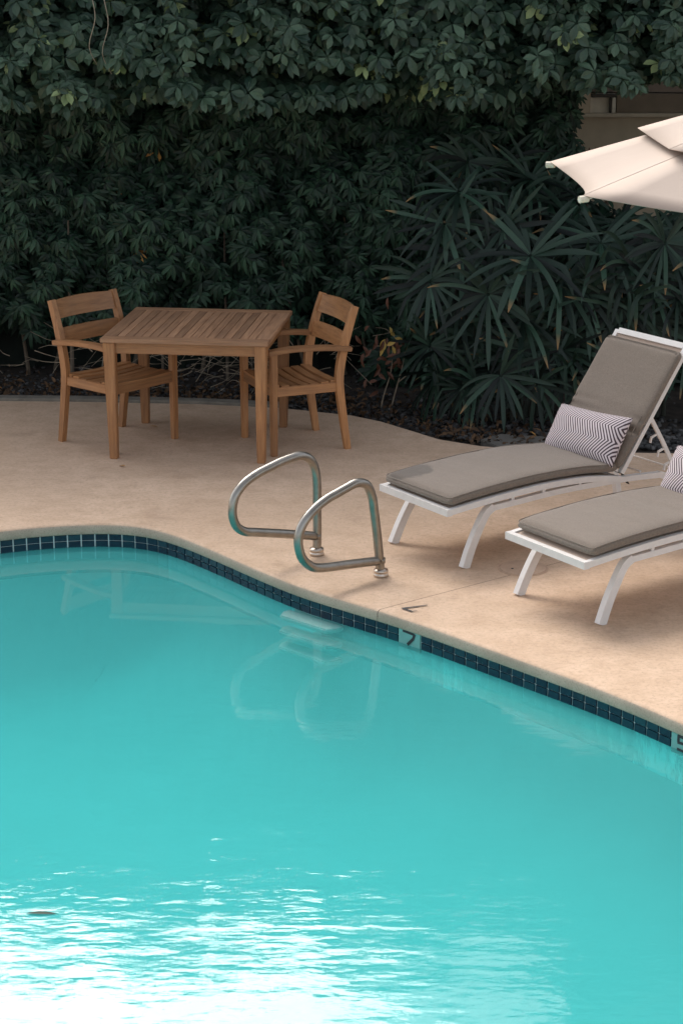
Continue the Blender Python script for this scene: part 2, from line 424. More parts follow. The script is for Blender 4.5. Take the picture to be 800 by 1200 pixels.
me = bpy.data.meshes.new('pool_deck'); bm.to_mesh(me); bm.free(); me.materials.append(MAT['deck']); me.materials.append(MAT['lip'])
deck = bpy.data.objects.new('pool_deck', me); C.objects.link(deck); deck['kind'] = 'structure'

def stroke(name, pts, wd, z, mat, parent, axes=None, th=.0):
    """a painted stroke as a flat strip; pts in 3-D"""
    P = [Vector(p) for p in pts]; V = []; F = []
    nrm = Vector(axes) if axes else Vector((0, 0, 1))
    for i, p in enumerate(P):
        T = (P[min(i+1, len(P)-1)]-P[max(i-1, 0)]).normalized(); s = T.cross(nrm).normalized()
        w_ = wd[i] if isinstance(wd, (list, tuple)) else wd
        V += [p+s*w_/2, p-s*w_/2]
    for i in range(len(P)-1): F.append((2*i, 2*i+1, 2*i+3, 2*i+2))
    return V, F
# the painted depth figure on the deck: a 7 read from the far side
V, F = stroke('', [(.405, 9.176, .004), (.350, 9.152, .004), (.290, 9.131, .004)], [.009, .012, .015], 0, None, None)
V2, F2 = stroke('', [(.283, 9.135, .0045), (.306, 9.108, .0045), (.330, 9.084, .0045), (.354, 9.092, .0045)], [.012, .014, .013, .006], 0, None, None)
num = mesh_obj('painted_numeral', V+V2, F+[tuple(i+len(V) for i in f) for f in F2], MAT['black'], deck)

# round valve lid let into the deck
def ring(bm, c, r0, r1, z0, z1, seg=48):
    rr = []
    for r_, z in ((r0, z0), (r0, z1), (r1, z1), (r1, z0)):
        rr.append([bm.verts.new((c[0]+r_*math.cos(2*PI*k/seg), c[1]+r_*math.sin(2*PI*k/seg), z)) for k in range(seg)])
    for a in range(3):
        for k in range(seg): bm.faces.new((rr[a][k], rr[a][(k+1) % seg], rr[a+1][(k+1) % seg], rr[a+1][k]))
def disc(bm, c, r_, z0, z1, seg=48, rim=.004):
    a = [bm.verts.new((c[0]+r_*math.cos(2*PI*k/seg), c[1]+r_*math.sin(2*PI*k/seg), z0)) for k in range(seg)]
    b = [bm.verts.new((c[0]+r_*math.cos(2*PI*k/seg), c[1]+r_*math.sin(2*PI*k/seg), z1-rim)) for k in range(seg)]
    d = [bm.verts.new((c[0]+(r_-rim)*math.cos(2*PI*k/seg), c[1]+(r_-rim)*math.sin(2*PI*k/seg), z1)) for k in range(seg)]
    for k in range(seg):
        j = (k+1) % seg; bm.faces.new((a[k], a[j], b[j], b[k])); bm.faces.new((b[k], b[j], d[j], d[k]))
    bm.faces.new(d)
lidc = (.905, 9.745)
t = thing('valve_lid', 'round peach skimmer lid set flush in the deck behind the front lounger leg', 'lid', (*lidc, 0))
bm = bmesh.new(); ring(bm, (0, 0), .118, .126, 0, .003); bm_obj('rim', bm, MAT['lid'], t)
bm = bmesh.new(); disc(bm, (0, 0), .116, 0, .006, rim=.002); bm_obj('cover', bm, MAT['lid'], t)
for s_ in (-1, 1):
    bm = bmesh.new(); disc(bm, (s_*.055, s_*.02), .006, .005, .0085, 12, .001); bm_obj('finger_hole', bm, MAT['black'], t)

# ------------------------------------------------------------------ pool shell, tiles, water
WZ = -.130
shell = [(.045, -.058), (.045, -.30)]
pl = [offset(.020, -.058), offset(.020, -.26)]
for k in range(1, 13):
    a = k/12*PI/2; pl.append(offset(.020-.9*(1-math.cos(a)), -.26-.50*math.sin(a)))
wall = loft(pl, MAT['plaster'], 'pool_wall', kind='structure')
fl = [p.copy() for p in pl[-1]]
tri = tessellate_polygon([fl])
pf = mesh_obj('pool_floor', fl, tri, MAT['plaster'], kind='structure')
ti = [min(range(NE), key=lambda i: (EDGE[i]-Vector(p)).length) for p in ((.300, 9.05, 0), (1.373, 7.812, 0))]
# glazed tiles: two thin courses, one piece each, hanging just below the coping
def tile_piece(i, z0, z1, inset=.0032, dpt=.006):
    a = EDGE[i]+ENORM[i]*.019; b = EDGE[(i+1) % NE]+ENORM[(i+1) % NE]*.019
    t_ = (b-a).normalized(); n_ = -Vector((ENORM[i]+ENORM[(i+1) % NE])).normalized()
    a = a+t_*inset; b = b-t_*inset; e = t_*.0012; v = []
    for p, q, dd, k in ((a, b, 0, 0), (a+e, b-e, dpt, .0012)):
        v += [p+n_*dd+Vector((0, 0, z0+k)), q+n_*dd+Vector((0, 0, z0+k)), q+n_*dd+Vector((0, 0, z1-k)), p+n_*dd+Vector((0, 0, z1-k))]
    f = [(4, 5, 6, 7), (0, 1, 5, 4), (1, 2, 6, 5), (2, 3, 7, 6), (3, 0, 4, 7)]
    return v, f
seen = [i for i in range(NE) if EDGE[i].y > 7.45 and EDGE[i].x > -2.35]
marker = set()
for c_ in ti: marker |= {c_, (c_+1) % NE}
rest_v, rest_f = [], []
for i in range(NE):
    if i in marker: continue
    for z0, z1 in ((-.0955, -.0615), (-.133, -.0980)):
        v, f = tile_piece(i, z0, z1)
        if i in seen:
            mesh_obj('tile', v, f, MAT['tile'], wall)
        else:
            rest_f += [tuple(k+len(rest_v) for k in q) for q in f]; rest_v += v
mesh_obj('tile_band', rest_v, rest_f, MAT['tile'], wall, kind='stuff')
for which, c_ in enumerate(ti):
    a = EDGE[c_]+ENORM[c_]*.019; b = EDGE[(c_+2) % NE]+ENORM[(c_+2) % NE]*.019
    if a.x > b.x: a, b = b, a
    u_ = (b-a).normalized(); n_ = Vector((u_.y, -u_.x, 0))
    if n_.y > 0: n_ = -n_
    L_ = (b-a).length
    def P(u, z, d): return a+u_*u+n_*d+Vector((0, 0, z))
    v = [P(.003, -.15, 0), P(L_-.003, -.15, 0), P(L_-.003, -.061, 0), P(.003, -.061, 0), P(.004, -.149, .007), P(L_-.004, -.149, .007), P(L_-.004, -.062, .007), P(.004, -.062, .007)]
    dt = mesh_obj('depth_tile', v, [(4, 5, 6, 7), (0, 1, 5, 4), (1, 2, 6, 5), (2, 3, 7, 6), (3, 0, 4, 7)], MAT['pool_lit_tile'], wall)
    if which == 0: strokes = [([(.030, -.066), (.105, -.070)], .012), ([(.107, -.066), (.098, -.092), (.075, -.115), (.062, -.128)], .015)]
    else: strokes = [([(.11, -.068), (.04, -.068)], .013), ([(.045, -.066), (.045, -.095)], .014), ([(.04, -.097), (.085, -.093), (.108, -.107), (.095, -.128), (.04, -.126)], .012)]
    VV, FF = [], []
    for k, (pp, wd) in enumerate(strokes):
        v, f = stroke('', [P(u, z, .0085+k*.0006) for u, z in pp], wd, 0, None, None, axes=n_)
        FF += [tuple(i+len(VV) for i in q) for q in f]; VV += v
    mesh_obj('numeral', VV, FF, MAT['black'], dt)
# water body
top = offset(.019, WZ); bot = offset(.01, -1.2)
tri = tessellate_polygon([top]); n = NE
V = top+bot; F = [tuple(t_) for t_ in tri]+[tuple(i+n for i in t_[::-1]) for t_ in tri]+[(i, (i+1) % n, n+(i+1) % n, n+i) for i in range(n)]
bm = bmesh.new(); vs = [bm.verts.new(v) for v in V]
for f in F: bm.faces.new([vs[i] for i in f])
bm_obj('water', bm, MAT['water'], kind='structure')

# the three moulded treads under the rails
u_ = Vector((.73, -.69, 0)).normalized(); n_ = Vector((-u_.y, u_.x, 0)); n_ = -n_ if n_.y > 0 else n_
t = thing('pool_steps', 'three white moulded ladder treads under water between the steel handrails', 'pool steps', (0, 0, 0))
for k_ in range(3):
    z = WZ-.012-.066*k_; c = Vector((-.135-.004*k_, 9.395-.042*k_, z))
    bm = bmesh.new(); pts = []
    for dx, dy in ((-.185, -.02), (-.185, .03), (-.155, .078), (.155, .078), (.185, .03), (.185, -.02)): pts.append(c+u_*dx+n_*dy)
    for dz in (0, -.035):
        pass
    b_ = [bm.verts.new(p+Vector((0, 0, -.022))) for p in pts]; t_ = [bm.verts.new(p) for p in pts]
    bm.faces.new(b_[::-1]); bm.faces.new(t_)
    for i in range(6): bm.faces.new((b_[i], b_[(i+1) % 6], t_[(i+1) % 6], t_[i]))
    bmesh.ops.recalc_face_normals(bm, faces=bm.faces); bevel(bm, .006, 2)
    bm_obj('tread', bm, MAT['step'], t)

# ------------------------------------------------------------------ handrails
def handrail(base, pts, label, ang):
    t = thing('pool_handrail', label, 'handrail', base, ang, 'stainless steel handrails at the pool edge')
    path = [(0, 0, .0), (pts[0][0], 0, pts[0][1])]
    P3 = [(u, 0, z) for u, z in pts]
    loop = smooth_path([(0, 0, 0)]+P3, 7)
    bm = bmesh.new(); tube(bm, loop, .0225, 18); bm_obj('rail', bm, MAT['steel'], t, True)
    bm = bmesh.new(); tube(bm, smooth_path([(pts[-1][0]*.0+.012, 0, pts[-1][1]+.003), (.012, 0, pts[-1][1]-.0)] if False else [(pts[0][0]*.2+.0, 0, pts[-1][1]-.012), (pts[0][0]*.2, 0, pts[-1][1]+.012)], 2), .0245, 18); bm_obj('weld_collar', bm, MAT['steel'], t, True)
    bm = bmesh.new()
    prof = [(.036, 0), (.038, .008), (.037, .014), (.033, .017), (.036, .022), (.037, .030), (.033, .037), (.022, .040)]
    rr = [[bm.verts.new((r_*math.cos(2*PI*k/24), r_*math.sin(2*PI*k/24), z)) for k in range(24)] for r_, z in prof]
    for a in range(len(rr)-1):
        for k in range(24): bm.faces.new((rr[a][k], rr[a][(k+1) % 24], rr[a+1][(k+1) % 24], rr[a+1][k]))
    bm_obj('base_flange', bm, MAT['collar'], t, True)
    return t
ang = math.atan2(-.677, -.736)
handrail((-.126, 9.973, 0), [(-.004, .10), (-.004, .23), (-.004, .37), (.008, .45), (.045, .512), (.115, .542), (.22, .535), (.31, .518), (.40, .497), (.48, .462), (.535, .405), (.550, .33), (.528, .262), (.475, .222), (.40, .202), (.2, .152), (.0, .099)],
         'farther steel handrail loop, standing nearer the teak table', ang)
handrail((.194, 9.625, 0), [(.012, .10), (.030, .24), (.050, .36), (.062, .42), (.098, .485), (.165, .508), (.235, .495), (.29, .482), (.36, .464), (.44, .428), (.51, .372), (.540, .30), (.522, .215), (.47, .158), (.40, .130), (.2, .105), (.012, .082)],
         'nearer steel handrail loop, leaning a little towards the loungers', ang)

# ------------------------------------------------------------------ teak table
t = thing('teak_table', 'square teak table with slatted top between two teak armchairs', 'table', (-.8626, 12.273, 0), -.120)
W = .499; TH = .74; fb = .085
boxobj('frame_board', -W, W, -W, -W+fb, TH-.026, TH, MAT['txw'], t); boxobj('frame_board', -W, W, W-fb, W, TH-.026, TH, MAT['txw'], t)
for s_ in (-1, 1):
    x0, x1 = sorted((s_*W, s_*(W-fb))); boxobj('frame_board', x0+.0005, x1-.0005, -W+fb+.002, W-fb-.002, TH-.026, TH, MAT['tyw'], t)
ns = 17; sw = (2*W-2*fb)/ns
for k in range(ns):
    x0 = -W+fb+k*sw; o = boxobj('slat', x0+.0012, x0+sw-.0012, -W+fb+.002, W-fb-.002, TH-.023, TH-.001, MAT['tyw'], t, .002)
boxobj('support_rail', -W+fb, W-fb, -.035, .035, TH-.055, TH-.024, MAT['tx'], t)
ai = W-.045
for s_ in (-1, 1):
    boxobj('apron', -ai+.03, ai-.03, s_*ai-.011, s_*ai+.011, TH-.095, TH-.027, MAT['tx'], t)
    boxobj('apron', s_*ai-.011, s_*ai+.011, -ai+.03, ai-.03, TH-.095, TH-.027, MAT['ty'], t)
for sx in (-1, 1):
    for sy in (-1, 1):
        def sq(cx, cy, h, z): return [(cx-h, cy-h, z), (cx+h, cy-h, z), (cx+h, cy+h, z), (cx-h, cy+h, z)]
        cx, cy = sx*(W-.048), sy*(W-.048)
        hexa('leg', sq(cx-sx*.006, cy-sy*.006, .024, 0), sq(cx, cy, .036, TH-.027), MAT['tz'], t, .004)

# ------------------------------------------------------------------ teak armchairs: local +x is the way the sitter faces
def armchair(label, loc, rz):
    t = thing('teak_armchair', label, 'chair', loc, rz, 'teak armchairs at the table')
    hw = .25
    for s_ in (-1, 1):
        y = s_*hw; bm = bmesh.new()
        ribbon(bm, smooth_path_xz([(-.245, 0), (-.213, .22), (-.190, .42), (-.205, .56), (-.245, .72), (-.295, .875)]), lambda q: .036+.012*math.sin(PI*q), y-.018, y+.018)
        bm_obj('back_leg', bm, MAT['tz'], t)
        hexa('front_leg', [(.215, y-.019, 0), (.253, y-.019, 0), (.253, y+.019, 0), (.215, y+.019, 0)],
             [(.21, y-.021, .625), (.255, y-.021, .625), (.255, y+.021, .625), (.21, y+.021, .625)], MAT['tz'], t, .004)
        bm = bmesh.new(); ya = y+s_*.012
        ribbon(bm, smooth_path_xz([(-.262, .622), (-.10, .640), (.08, .648), (.20, .643), (.275, .632)]), .030, ya-.030, ya+.030)
        bevel(bm, .005, 2); bm_obj('armrest', bm, MAT['tx'], t)
        boxobj('side_rail', -.19, .215, y-.012, y+.012, .365, .42, MAT['tx'], t)
    boxobj('front_rail', .222, .246, -hw+.02, hw-.02, .365, .42, MAT['tyd'], t)
    boxobj('back_rail', -.205, -.183, -hw+.02, hw-.02, .365, .42, MAT['tyd'], t)
    for k in range(7):
        x = -.165+k*.064; z = .432-.018*math.sin(PI*(k+.5)/7)*1.0
        bm = bmesh.new()
        for a in range(1): pass
        P_ = [(-hw+.004, z), (-.12, z-.006), (0, z-.010), (.12, z-.006), (hw-.004, z)]
        vs = []
        for (yy, zz) in P_:
            vs.append([bm.verts.new((x-.025, yy, zz-.008)), bm.verts.new((x+.025, yy, zz-.008)), bm.verts.new((x+.025, yy, zz+.008)), bm.verts.new((x-.025, yy, zz+.008))])
        for i in range(4):
            for k2 in range(4): bm.faces.new((vs[i][k2], vs[i][(k2+1) % 4], vs[i+1][(k2+1) % 4], vs[i+1][k2]))
        bm.faces.new(vs[0][::-1]); bm.faces.new(vs[-1]); bm_obj('seat_slat', bm, MAT['ty'], t)
    def bx(z): # x of the back post centre line at height z
        pts = [(.42, -.190), (.56, -.205), (.72, -.245), (.875, -.295)]
        for (z0, x0), (z1, x1) in zip(pts, pts[1:]):
            if z <= z1: return x0+(x1-x0)*(z-z0)/(z1-z0)
        return pts[-1][1]
    for z0, z1, nm in ((.765, .868, 'top_slat'), (.615, .705, 'back_slat')):
        bm = bmesh.new(); vs = []
        for j in range(9):
            q = j/8*2-1; yy = q*(hw-.018); bow = -.022*(1-q*q); up = .008*(1-q*q) if nm == 'top_slat' else 0
            a, b = bx(z0), bx(z1)
            vs.append([bm.verts.new((a+bow-.010, yy, z0)), bm.verts.new((a+bow+.010, yy, z0)), bm.verts.new((b+bow+.010, yy, z1+up)), bm.verts.new((b+bow-.010, yy, z1+up))])
        for i in range(8):
            for k2 in range(4): bm.faces.new((vs[i][k2], vs[i][(k2+1) % 4], vs[i+1][(k2+1) % 4], vs[i+1][k2]))
        bm.faces.new(vs[0][::-1]); bm.faces.new(vs[-1]); bm_obj(nm, bm, MAT['ty'], t)
    return t
def smooth_path_xz(pts, n=4):
    return [(p.x, p.z) for p in smooth_path([(a, 0, b) for a, b in pts], n)]
# left chair: rear feet (-1.731,12.293),(-1.405,12.663); front (-1.397,11.943),(-1.014,12.378)
armchair('teak armchair left of the table, its slatted back turned to the pool edge', (-1.375, 12.322, 0), math.atan2(-.318, .362))
armchair('teak armchair right of the table, facing it, its seat slats in view', (-.288, 12.248, 0), math.atan2(-.187, -.438))

# ------------------------------------------------------------------ sun loungers: local +x from foot end to head, +y the far side
SEATC = [(0.015, .322), (.15, .335), (.35, .350), (.6, .362), (.85, .358), (1.0, .343), (1.13, .322)]
def lounger(label, loc, rz):
    t = thing('sun_lounger', label, 'sun lounger', loc, rz, 'white sun loungers on the deck')
    hw = .29
    fr = bmesh.new()
    for s_ in (-1, 1):
        y0, y1 = sorted((s_*hw, s_*(hw-.028))); ribbon(fr, smooth_path_xz([(a, b-.014) for a, b in SEATC], 4), .030, y0, y1)
    box(fr, .0, .032, -hw+.001, hw-.001, .290, .3250)
    box(fr, 1.10, 1.128, -hw+.029, hw-.029, .296, .322)
    bm_obj('seat_frame', fr, MAT['white'], t)
    bm = bmesh.new(); ribbon(bm, smooth_path_xz([(a, b-.004) for a, b in [(.032, .318)]+SEATC[1:-1]+[(1.095, .325)]], 4), .003, -hw+.029, hw-.029); bm_obj('sling', bm, MAT['sling'], t)
    for s_ in (-1, 1):
        y0, y1 = sorted((s_*(hw-.003), s_*(hw-.037))); dx_ = .05 if s_ > 0 else 0
        bm = bmesh.new(); ribbon(bm, smooth_path_xz([((.125-dx_), 0), (.163-dx_*.8, .10), (.207-dx_*.6, .19), (.25-dx_*.3, .262), (.295, .292)], 5), lambda q: .046-.006*q, y0, y1); bm_obj('leg', bm, MAT['white'], t)
        bm = bmesh.new(); ribbon(bm, smooth_path_xz([(.285, .287), (.45, .294), (.7, .305), (.95, .305), (1.2, .300), (1.42, .285)], 4), .029, y0+.001, y1-.001); bm_obj('side_beam', bm, MAT['white'], t)
        bm = bmesh.new(); ribbon(bm, smooth_path_xz([(1.405, .290), (1.50, .25), (1.58, .16), (1.62, 0)], 5), .034, y0, y1); bm_obj('leg', bm, MAT['white'], t)
        bm = bmesh.new()
        for q in (.42, .62, .86):
            z = .300 if q < .5 else .311; zt = .338 if q < .5 else .345
            box(bm, q-.009, q+.009, y0+.006, y1-.006, z+.005, zt)
        bm_obj('spacer', bm, MAT['white'], t)
    bm = bmesh.new()
    for xx, zz in ((.36, .292), (.85, .308)): tube(bm, [(xx, -hw+.03, zz), (xx, hw-.03, zz)], .009, 8)
    bm_obj('cross_tube', bm, MAT['white'], t)
    # reclining back
    A, B = Vector((1.115, 0, .335)), Vector((1.575, 0, .955)); bm = bmesh.new()
    for s_ in (-1, 1):
        y0, y1 = sorted((s_*(hw-.008), s_*(hw-.034)))
        ribbon(bm, [(A.x+.03, A.z), (1.36, .645), (B.x, B.z)], .024, y0, y1)
    ribbon(bm, [(B.x-.012, B.z-.016), (B.x+.006, B.z+.010)], .026, -hw+.035, hw-.035)
    bm_obj('back_frame', bm, MAT['white'], t)
    bm = bmesh.new(); ribbon(bm, [(A.x+.045, A.z+.015), (B.x-.015, B.z-.02)], .003, -hw+.036, hw-.036); bm_obj('back_sling', bm, MAT['sling'], t)
    for s_ in (-1, 1):
        y = s_*(hw-.045); bm = bmesh.new()
        ribbon(bm, [(1.345, .62), (1.45, .46), (1.545, .30)], .022, y-.006, y+.006)
        for xx, zz in ((1.40, .50), (1.455, .415), (1.505, .335)):
            ribbon(bm, [(xx+.01, zz), (xx-.028, zz-.012), (xx-.034, zz-.04)], .010, y-.005, y+.005)
        bm_obj('back_support', bm, MAT['white'], t)
    bm = bmesh.new(); tube(bm, [(1.30, -hw+.04, .315), (1.30, hw-.04, .315)], .006, 8); tube(bm, [(1.5, -hw+.04, .31), (1.5, hw-.04, .31)], .006, 8)
    bm_obj('support_rod', bm, MAT['white'], t)
    return t
def dome(path, width, th, nseg=40, m=28, puff=.006, seed=0, creases=()):
    """a cushion: rounded section lofted along path (x,z) of its underside; returns a bmesh"""
    P = smooth_path([(a, 0, b) for a, b in path], max(2, nseg//(len(path)-1))); n = len(P); bm = bmesh.new(); rings = []
    L = [0]
    for i in range(1, n): L.append(L[-1]+(P[i]-P[i-1]).length)
    tot = L[-1]
    # denser ends
    ends = [0, .004, .012, .024]
    S = sorted(set([e for e in ends]+[tot-e for e in ends]+[tot*k/nseg for k in range(1, nseg)]))
    for s_ in S:
        j = min(max(k for k in range(n) if L[k] <= s_+1e-9), n-2); q = (s_-L[j])/(L[j+1]-L[j]); p = P[j].lerp(P[j+1], q)
        T = (P[min(j+2, n-1)]-P[max(j-1, 0)]).normalized(); nn = Vector((-T.z, 0, T.x))
        d = min(s_, tot-s_); e = 1 if d > .03 else (1-(1-d/.03)**2)**.5*.62+.38*(d/.03)
        e = max(e, .45); w_ = width/2-(.014*(1-min(d/.03, 1))**2)
        r_ = []
        for k in range(m):
            a = 2*PI*k/m; ca, sa = math.cos(a), math.sin(a)
            yy = w_*abs(ca)**.22*(1 if ca > 0 else -1); zz = abs(sa)**.55*(1 if sa > 0 else -1)
            top = max(0, zz); pf = puff*top*(1-(yy/w_)**2)*(1 if d > .05 else d/.05)
            nz = .0035*noise.noise(Vector((s_*6+seed*7, yy*7, top)))*(1 if top > .1 else 0)
            for c0, cs, cd in creases: nz -= cd*math.exp(-((s_/tot-c0-cs*yy/w_)/.022)**2)*(.35+.65*abs(yy/w_))*(1 if top > .1 else 0)
            r_.append(bm.verts.new(p+nn*(th/2+zz*th/2*e+pf+nz)+Vector((0, yy, 0))))
        rings.append(r_)
    for i in range(len(rings)-1):
        for k in range(m): bm.faces.new((rings[i][k], rings[i][(k+1) % m], rings[i+1][(k+1) % m], rings[i+1][k]))
    bm.faces.new(rings[0][::-1]); bm.faces.new(rings[-1]); return bm
def piping(path, width, th, off):
    P = smooth_path([(a, 0, b) for a, b in path], 6); n = len(P); up = []
    for i, p in enumerate(P):
        T = (P[min(i+1, n-1)]-P[max(i-1, 0)]).normalized(); nn = Vector((-T.z, 0, T.x)); up.append(p+nn*th*off)
    T0 = (up[1]-up[0]).normalized(); T1 = (up[-1]-up[-2]).normalized(); up[0] = up[0]+T0*.004; up[-1] = up[-1]-T1*.004
    a = [p+Vector((0, -width/2+.001+(.012 if i in (0, len(up)-1) else 0), 0)) for i, p in enumerate(up)]; b = [Vector((p.x, -p.y, p.z)) for p in a[::-1]]
    return a+b
def cushion(label, loc, rz, x0, wet, seed, yaw=0.0):
    t = thing('lounger_cushion', label, 'cushion', loc, rz, 'taupe lounger cushions')
    seat = [(x0, .326), (.15, .340), (.35, .356), (.6, .367), (.85, .363), (1.0, .350), (1.125, .338)]
    backp = [(1.130, .352), (1.24, .500), (1.36, .660), (1.50, .850), (1.545, .915)]
    mat = MAT['cushion_wet'] if wet else MAT['cushion']
    bm_obj('seat_pad', dome(seat, .555, .056, 70, seed=seed, creases=((.93, .03, .006), (.55, -.03, .0025))), mat, t, True)
    bm_obj('back_pad', dome(backp, .578, .050, 70, seed=seed+3, creases=((.34, .05, .017), (.26, -.06, .012), (.43, .03, .008))), mat, t, True)
    for nm, pp, w_, th in (('piping', seat, .557, .056), ('piping', backp, .547, .050)):
        for o_ in (.86,):
            bm = bmesh.new(); tube(bm, piping(pp, w_-.012, th, o_), .0028, 6, True); bm_obj(nm, bm, MAT['cushion'], t, True)
    for s_ in (-1,):
        bm = bmesh.new(); ribbon(bm, [(1.13, .338), (1.17, .325), (1.215, .262)], .003, s_*.25-.012, s_*.25+.012); bm_obj('tie_strap', bm, MAT['strap'], t)
    return t
def pillow(label, base, rz, tilt, roll=0):
    hl, hh, T = .278, .140, .066; nu, nv = 36, 22; V, F = [], []
    o_ = bpy.data.objects.new('x', None); bpy.data.objects.remove(o_)
    for side in (1, -1):
        for j in range(nv+1):
            for i in range(nu+1):
                u, v = i/nu*2-1, j/nv*2-1
                k = max(0, (1-u**4)*(1-v**4))**.55*(1-.35*(u*u+v*v)/2)
                pin = 1-.055*(1-abs(u)**1.5)*abs(v)**3; pin2 = 1-.05*(1-abs(v)**1.5)*abs(u)**3
                V.append((u*hl*pin2, v*hh*pin, side*T*k+.003*noise.noise(Vector((u*3, v*3, side)))*k))
    o = (nu+1)*(nv+1)
    for j in range(nv):
        for i in range(nu):
            a = j*(nu+1)+i; F.append((a, a+1, a+nu+2, a+nu+1)); F.append((o+a, o+a+nu+1, o+a+nu+2, o+a+1))
    p = mesh_obj('throw_pillow', V, F, MAT['chevron'], None, True)
    bm = bmesh.new(); bm.from_mesh(p.data); bmesh.ops.remove_doubles(bm, verts=bm.verts, dist=.0008); bmesh.ops.recalc_face_normals(bm, faces=bm.faces); bm.to_mesh(p.data); bm.free()
    tag(p, label, 'pillow', 'black and white chevron pillows')
    p.matrix_world = Matrix.Translation(base) @ Matrix.Rotation(rz, 4, 'Z') @ Matrix.Rotation(tilt, 4, 'Y') @ Matrix.Rotation(PI/2+roll, 4, 'Z')
    return p
def wp(loc, rz, x, y, z):
    return Vector((loc[0]+x*math.cos(rz)-y*math.sin(rz), loc[1]+x*math.sin(rz)+y*math.cos(rz), z))
LG = [((.3565, 9.909, 0), math.atan2(.5614, .8275)), ((.936, 9.0695, 0), math.atan2(.5547, .832))]
l0 = lounger('white framed sun lounger farther from the camera, its whole backrest in view', *LG[0])
dup(l0, LG[1][0], LG[1][1], 'white framed sun lounger nearer the pool, cut off by the picture edge')
cushion('taupe cushion on the farther lounger, with a dark wet patch at its foot corner', *LG[0], .025, True, 1)
cushion('taupe cushion without any wet patch on the nearer lounger', (LG[1][0][0]+.02, LG[1][0][1]+.012, 0), LG[1][1], .035, False, 5)
for k, (lb) in enumerate(('black and white chevron pillow on the farther lounger below its backrest', 'black and white chevron pillow on the nearer lounger, mostly beyond the picture edge')):
    loc, rz = LG[k]
    pillow(lb, wp(loc, rz, 1.125 if k == 0 else 1.01, -.012 if k == 0 else .0, .490), rz, -R(90-31), R(3))

# ------------------------------------------------------------------ parasol
UC = Vector((2.25, 8.49, 0)); t = thing('parasol', 'pale beige octagonal parasol with a raised vent cap, over the loungers', 'parasol', UC)
Ru, ZE, ZA = 1.44, 2.10, 2.53
a0 = math.atan2(9.016-8.49, .912-2.25)      # corner A
def rib_pt(k, q, lift=0): # q 0 at the apex, 1 at the corner; slightly domed
    a = a0+k*PI/4; r_ = Ru*q; z = ZA+(ZE-ZA)*(q**1.06); return Vector((r_*math.cos(a), r_*math.sin(a), z+lift))
def canopy_panel(k, q0, q1, lift, nq=10, ns=8, sag=.05):
    V, F = [], []
    for i in range(nq+1):
        q = q0+(q1-q0)*i/nq; A_, B_ = rib_pt(k, q, lift), rib_pt(k+1, q, lift)
        for j in range(ns+1):
            s_ = j/ns; p = A_.lerp(B_, s_); b = 4*s_*(1-s_); ctr = Vector((0, 0, p.z)); 
            p = p-(p-ctr)*(.045*b*q)*(1 if i == nq or True else 0)-Vector((0, 0, .03*b*q)); V.append(p)
    for i in range(nq):
        for j in range(ns):
            a = i*(ns+1)+j; F.append((a, a+1, a+ns+2, a+ns+1))
    return V, F
for k in range(8):
    V, F = canopy_panel(k, .30, 1, 0); o = mesh_obj('canopy_panel', V, F, MAT['canopy'], t, True)
    V, F = canopy_panel(k, .02, .735, .040, 8, 8); o = mesh_obj('vent_panel', V, F, MAT['canopy'], t, True)
    bm = bmesh.new(); tube(bm, [rib_pt(k, q)+Vector((0, 0, -.014)) for q in (.04, .35, .7, 1.012)], .008, 8); bm_obj('rib', bm, MAT['white'], t)
    bm = bmesh.new(); p = rib_pt(k, 1.0); d_ = Vector((p.x, p.y, 0)).normalized(); tube(bm, [p-d_*.02+Vector((0, 0, -.010)), p+d_*.018+Vector((0, 0, -.012))], .014, 8); bm_obj('rib_cap', bm, MAT['trim'], t)
bm = bmesh.new(); tube(bm, [(0, 0, .03), (0, 0, ZA-.02)], .022, 16); bm_obj('pole', bm, MAT['white'], t, True)
bm = bmesh.new(); disc(bm, (0, 0), .26, 0, .055, 32, .01); bm_obj('base', bm, MAT['kerb'], t)
bm = bmesh.new(); tube(bm, [(0, 0, ZA-.03), (0, 0, ZA+.10)], .03, 12, r_end=.012); bm_obj('finial', bm, MAT['trim'], t, True)
for o in [o for o in children(t) if o.name.startswith(('canopy', 'vent'))]:
    md = o.modifiers.new('thickness', 'SOLIDIFY'); md.thickness = .003

# ------------------------------------------------------------------ planting bed
# old kerb strip along the deck's back edge
V = []; F = []
bk = smooth_path([(x, y, 0) for x, y in back[1:6]], 4)
prof = [(.0, -.05), (.004, .012), (.012, .018), (.10, .018), (.112, .010), (.115, -.05)]
for p in bk: V += [(p.x, p.y+d, z) for d, z in prof]
n = len(prof)
for i in range(len(bk)-1):
    for k in range(n-1): F.append((i*n+k, (i+1)*n+k, (i+1)*n+k+1, i*n+k+1))
kb = mesh_obj('kerb', V, F, MAT['kerb'], kind='structure')
hx = [(.95, 12.19), (1.12, 12.135), (1.40, 12.10), (1.62, 12.22), (1.3, 12.42), (1.0, 12.50), (.86, 12.36)]
bm = bmesh.new(); b_ = [bm.verts.new((x, y, -.05)) for x, y in hx]; t_ = [bm.verts.new((x, y, -.004)) for x, y in hx]
bm.faces.new(b_[::-1]); bm.faces.new(t_)
for i in range(len(hx)): j = (i+1) % len(hx); bm.faces.new((b_[i], b_[j], t_[j], t_[i]))
bmesh.ops.recalc_face_normals(bm, faces=bm.faces); bevel(bm, .006, 2)
o = bm_obj('stepping_stone', bm, MAT['pad']); tag(o, 'grey stepping stone at the bed edge behind the farther lounger', 'stepping stone')

